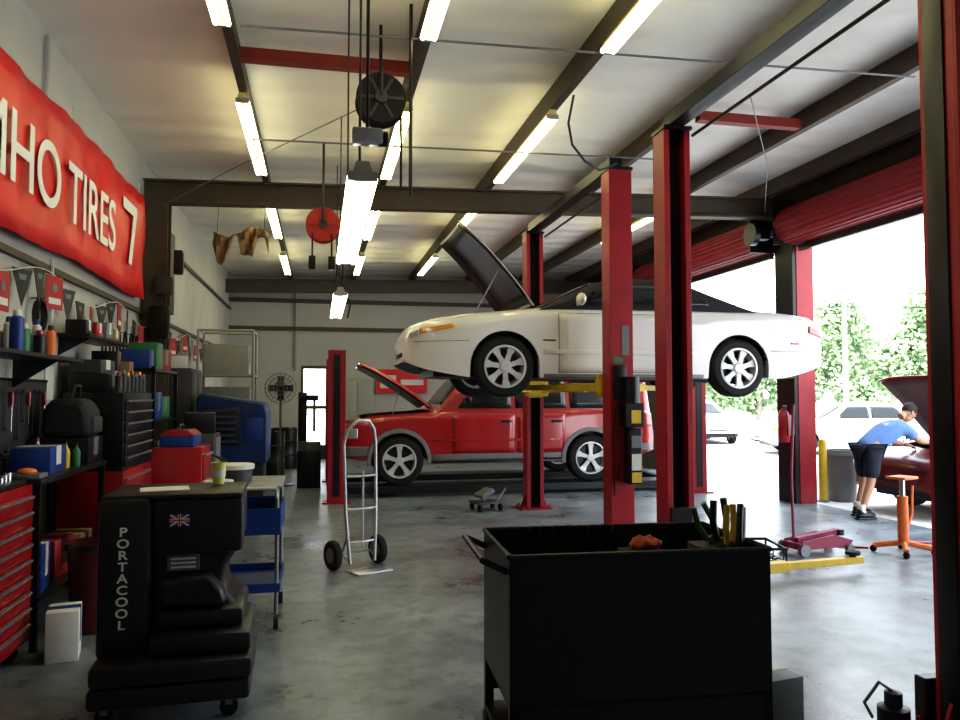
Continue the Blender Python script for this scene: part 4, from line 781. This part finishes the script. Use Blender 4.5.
pt=thing('person','person in light blue shirt and dark shorts leaning into the car engine','person',(7.0,8.78,-.0))
J={'pel':((.08,0,.93),.12),'wai':((.2,0,1.03),.12),'che':((.39,0,1.14),.14),'nec':((.55,0,1.22),.06),'neck':((.61,0,1.27),.055),
 'sl':((.48,.18,1.16),.06),'el':((.6,.24,.97),.045),'hl':((.8,.2,.93),.032),'sr':((.48,-.18,1.16),.06),'er':((.64,-.26,1.0),.045),'hr':((.86,-.2,.98),.032),
 'hpl':((.06,.1,.86),.09),'kl':((.1,.12,.47),.06),'al':((.0,.13,.09),.04),'hpr':((.06,-.1,.86),.09),'kr':((.0,-.13,.47),.06),'ar':((-.16,-.14,.09),.04),'tl':((.14,.14,.035),.035),'tr':((-.02,-.15,.035),.035)}
E=[('pel','wai'),('wai','che'),('che','nec'),('nec','neck'),('che','sl'),('sl','el'),('el','hl'),('che','sr'),('sr','er'),('er','hr'),('pel','hpl'),('hpl','kl'),('kl','al'),('pel','hpr'),('hpr','kr'),('kr','ar'),('al','tl'),('ar','tr')]
body=skin('body',J,E,SKIN,pt)
def fat(keys,add,over=None):
    d={}
    for k in keys:
        p,r=J[k]; d[k]=(p,r+add)
    if over: d.update(over)
    return d
Pm=lambda a,b,u:tuple(Vector(J[a][0]).lerp(Vector(J[b][0]),u))
sh=fat(['pel','wai','che','nec','sl','sr'],.03,{'tail':((-.0,0,.84),.155),'l2':(Pm('sl','el',.75),.075),'r2':(Pm('sr','er',.75),.075)})
skin('shirt',sh,[('tail','pel'),('pel','wai'),('wai','che'),('che','nec'),('che','sl'),('sl','l2'),('che','sr'),('sr','r2')],LBLUE,pt,root=1)
so=fat(['pel','hpl','hpr'],.03,{'l2':(Pm('hpl','kl',.95),.1),'r2':(Pm('hpr','kr',.95),.1)})
skin('shorts',so,[('pel','hpl'),('hpl','l2'),('pel','hpr'),('hpr','r2')],NAVY,pt)
hm=Matrix.Translation((.7,0,1.36))@Matrix.Rotation(R(45),4,'Y')
m=MB(); m.sph((0,0,.02),(.095,.078,.115),20); m.sph((.03,0,-.05),(.065,.058,.07),16); m.sph((.098,0,-.01),(.02,.014,.025),10)
for s in (-1,1): m.sph((-.005,s*.08,0),(.018,.01,.03),10)
m.sph((.08,0,-.055),(.014,.025,.008),10); m.cyl((-.02,0,-.02),(-.05,0,-.12),.052,n=14)
m.b.transform(hm); m.out('head',SKIN,pt)
for s in (-1,1):
    m=MB(); m.sph((.082,s*.032,.02),(.012,.014,.009),10); m.b.transform(hm); m.out('eye',WHITE,pt)
m=MB(); m.sph((-.015,0,.045),(.1,.085,.105),20); m.b.transform(hm); m.out('hair',HAIR,pt)
for s,h,e in ((1,'hl','el'),(-1,'hr','er')):
    W=Vector(J[h][0]); dr=(W-Vector(J[e][0])).normalized(); side=Vector((0,0,1)).cross(dr).normalized()
    nd={'w':(tuple(W),.028),'p':(tuple(W+dr*.06),.036)}; ed=[('w','p')]
    for k in range(4):
        o=(k-1.5)*.021; ln=[.07,.08,.085,.065][k]; b=W+dr*.085+side*o
        nd[f'a{k}']=(tuple(b),.011); nd[f'b{k}']=(tuple(b+dr*ln*.5-Vector((0,0,.012))),.0095); nd[f'c{k}']=(tuple(b+dr*ln*.85-Vector((0,0,.04))),.008); ed+=[('p',f'a{k}'),(f'a{k}',f'b{k}'),(f'b{k}',f'c{k}')]
    b=W+dr*.035+side*s*-.035; nd['t0']=(tuple(b),.012); nd['t1']=(tuple(b+dr*.04+side*s*-.02-Vector((0,0,.02))),.01); ed+=[('w','t0'),('t0','t1')]
    skin('hand',nd,ed,SKIN,pt,2)
for k in ('al','ar'):
    x,y,z=J[k][0]; m=MB(); m.sph((x+.06,y,.05),(.15,.055,.05),16); m.sph((x-.01,y,.09),(.06,.05,.06),14); m.b2(x-.08,x+.2,y-.05,y+.05,0.0,.025,.01); m.out('shoe',BLACK,pt)
    m=MB(); m.lathe([(.05,0),(.052,.09),(.045,.1)],Matrix.Translation((x,y,.09)),16); m.out('sock',WHITE,pt)

# ------------------------------------------------------------------ camera, light
cam=bpy.data.cameras.new('camera'); co=bpy.data.objects.new('camera',cam); COL.objects.link(co); co.location=(0,0,1.6); co.rotation_euler=(R(92.63),0,R(-11.9))
cam.sensor_width=36; cam.lens=28.5; cam.clip_start=.05; cam.clip_end=400; bpy.context.scene.camera=co
w=bpy.data.worlds.new('sky'); bpy.context.scene.world=w; w.use_nodes=True; nt=w.node_tree; bg=nt.nodes['Background']
tc=nt.nodes.new('ShaderNodeTexCoord'); sx=nt.nodes.new('ShaderNodeSeparateXYZ'); cr=nt.nodes.new('ShaderNodeValToRGB'); nt.links.new(tc.outputs['Generated'],sx.inputs[0]); nt.links.new(sx.outputs['Z'],cr.inputs[0]); nt.links.new(cr.outputs[0],bg.inputs['Color'])
cr.color_ramp.elements[0].color=(.93,.97,1,1); cr.color_ramp.elements[1].color=(.72,.85,1,1); bg.inputs['Strength'].default_value=5.2
s=bpy.data.lights.new('sun','SUN'); s.energy=6.5; s.angle=R(1); s.color=(1,.97,.9); so_=bpy.data.objects.new('sun',s); COL.objects.link(so_); so_.rotation_euler=(R(15),R(-28),0)
for y0,y1 in ((1.6,5.2),(5.6,10.15),(10.55,15.3)):
    a=bpy.data.lights.new('bay_portal','AREA'); a.shape='RECTANGLE'; a.size=zo; a.size_y=y1-y0; a.cycles.is_portal=True
    ao=bpy.data.objects.new('bay_portal',a); COL.objects.link(ao); ao.location=(XR+.2,(y0+y1)/2,zo/2); ao.rotation_euler=(0,R(90),0)
vs=bpy.context.scene.view_settings
vs.view_transform='Standard'
try: vs.look='Medium High Contrast'
except Exception: pass
vs.exposure=.05
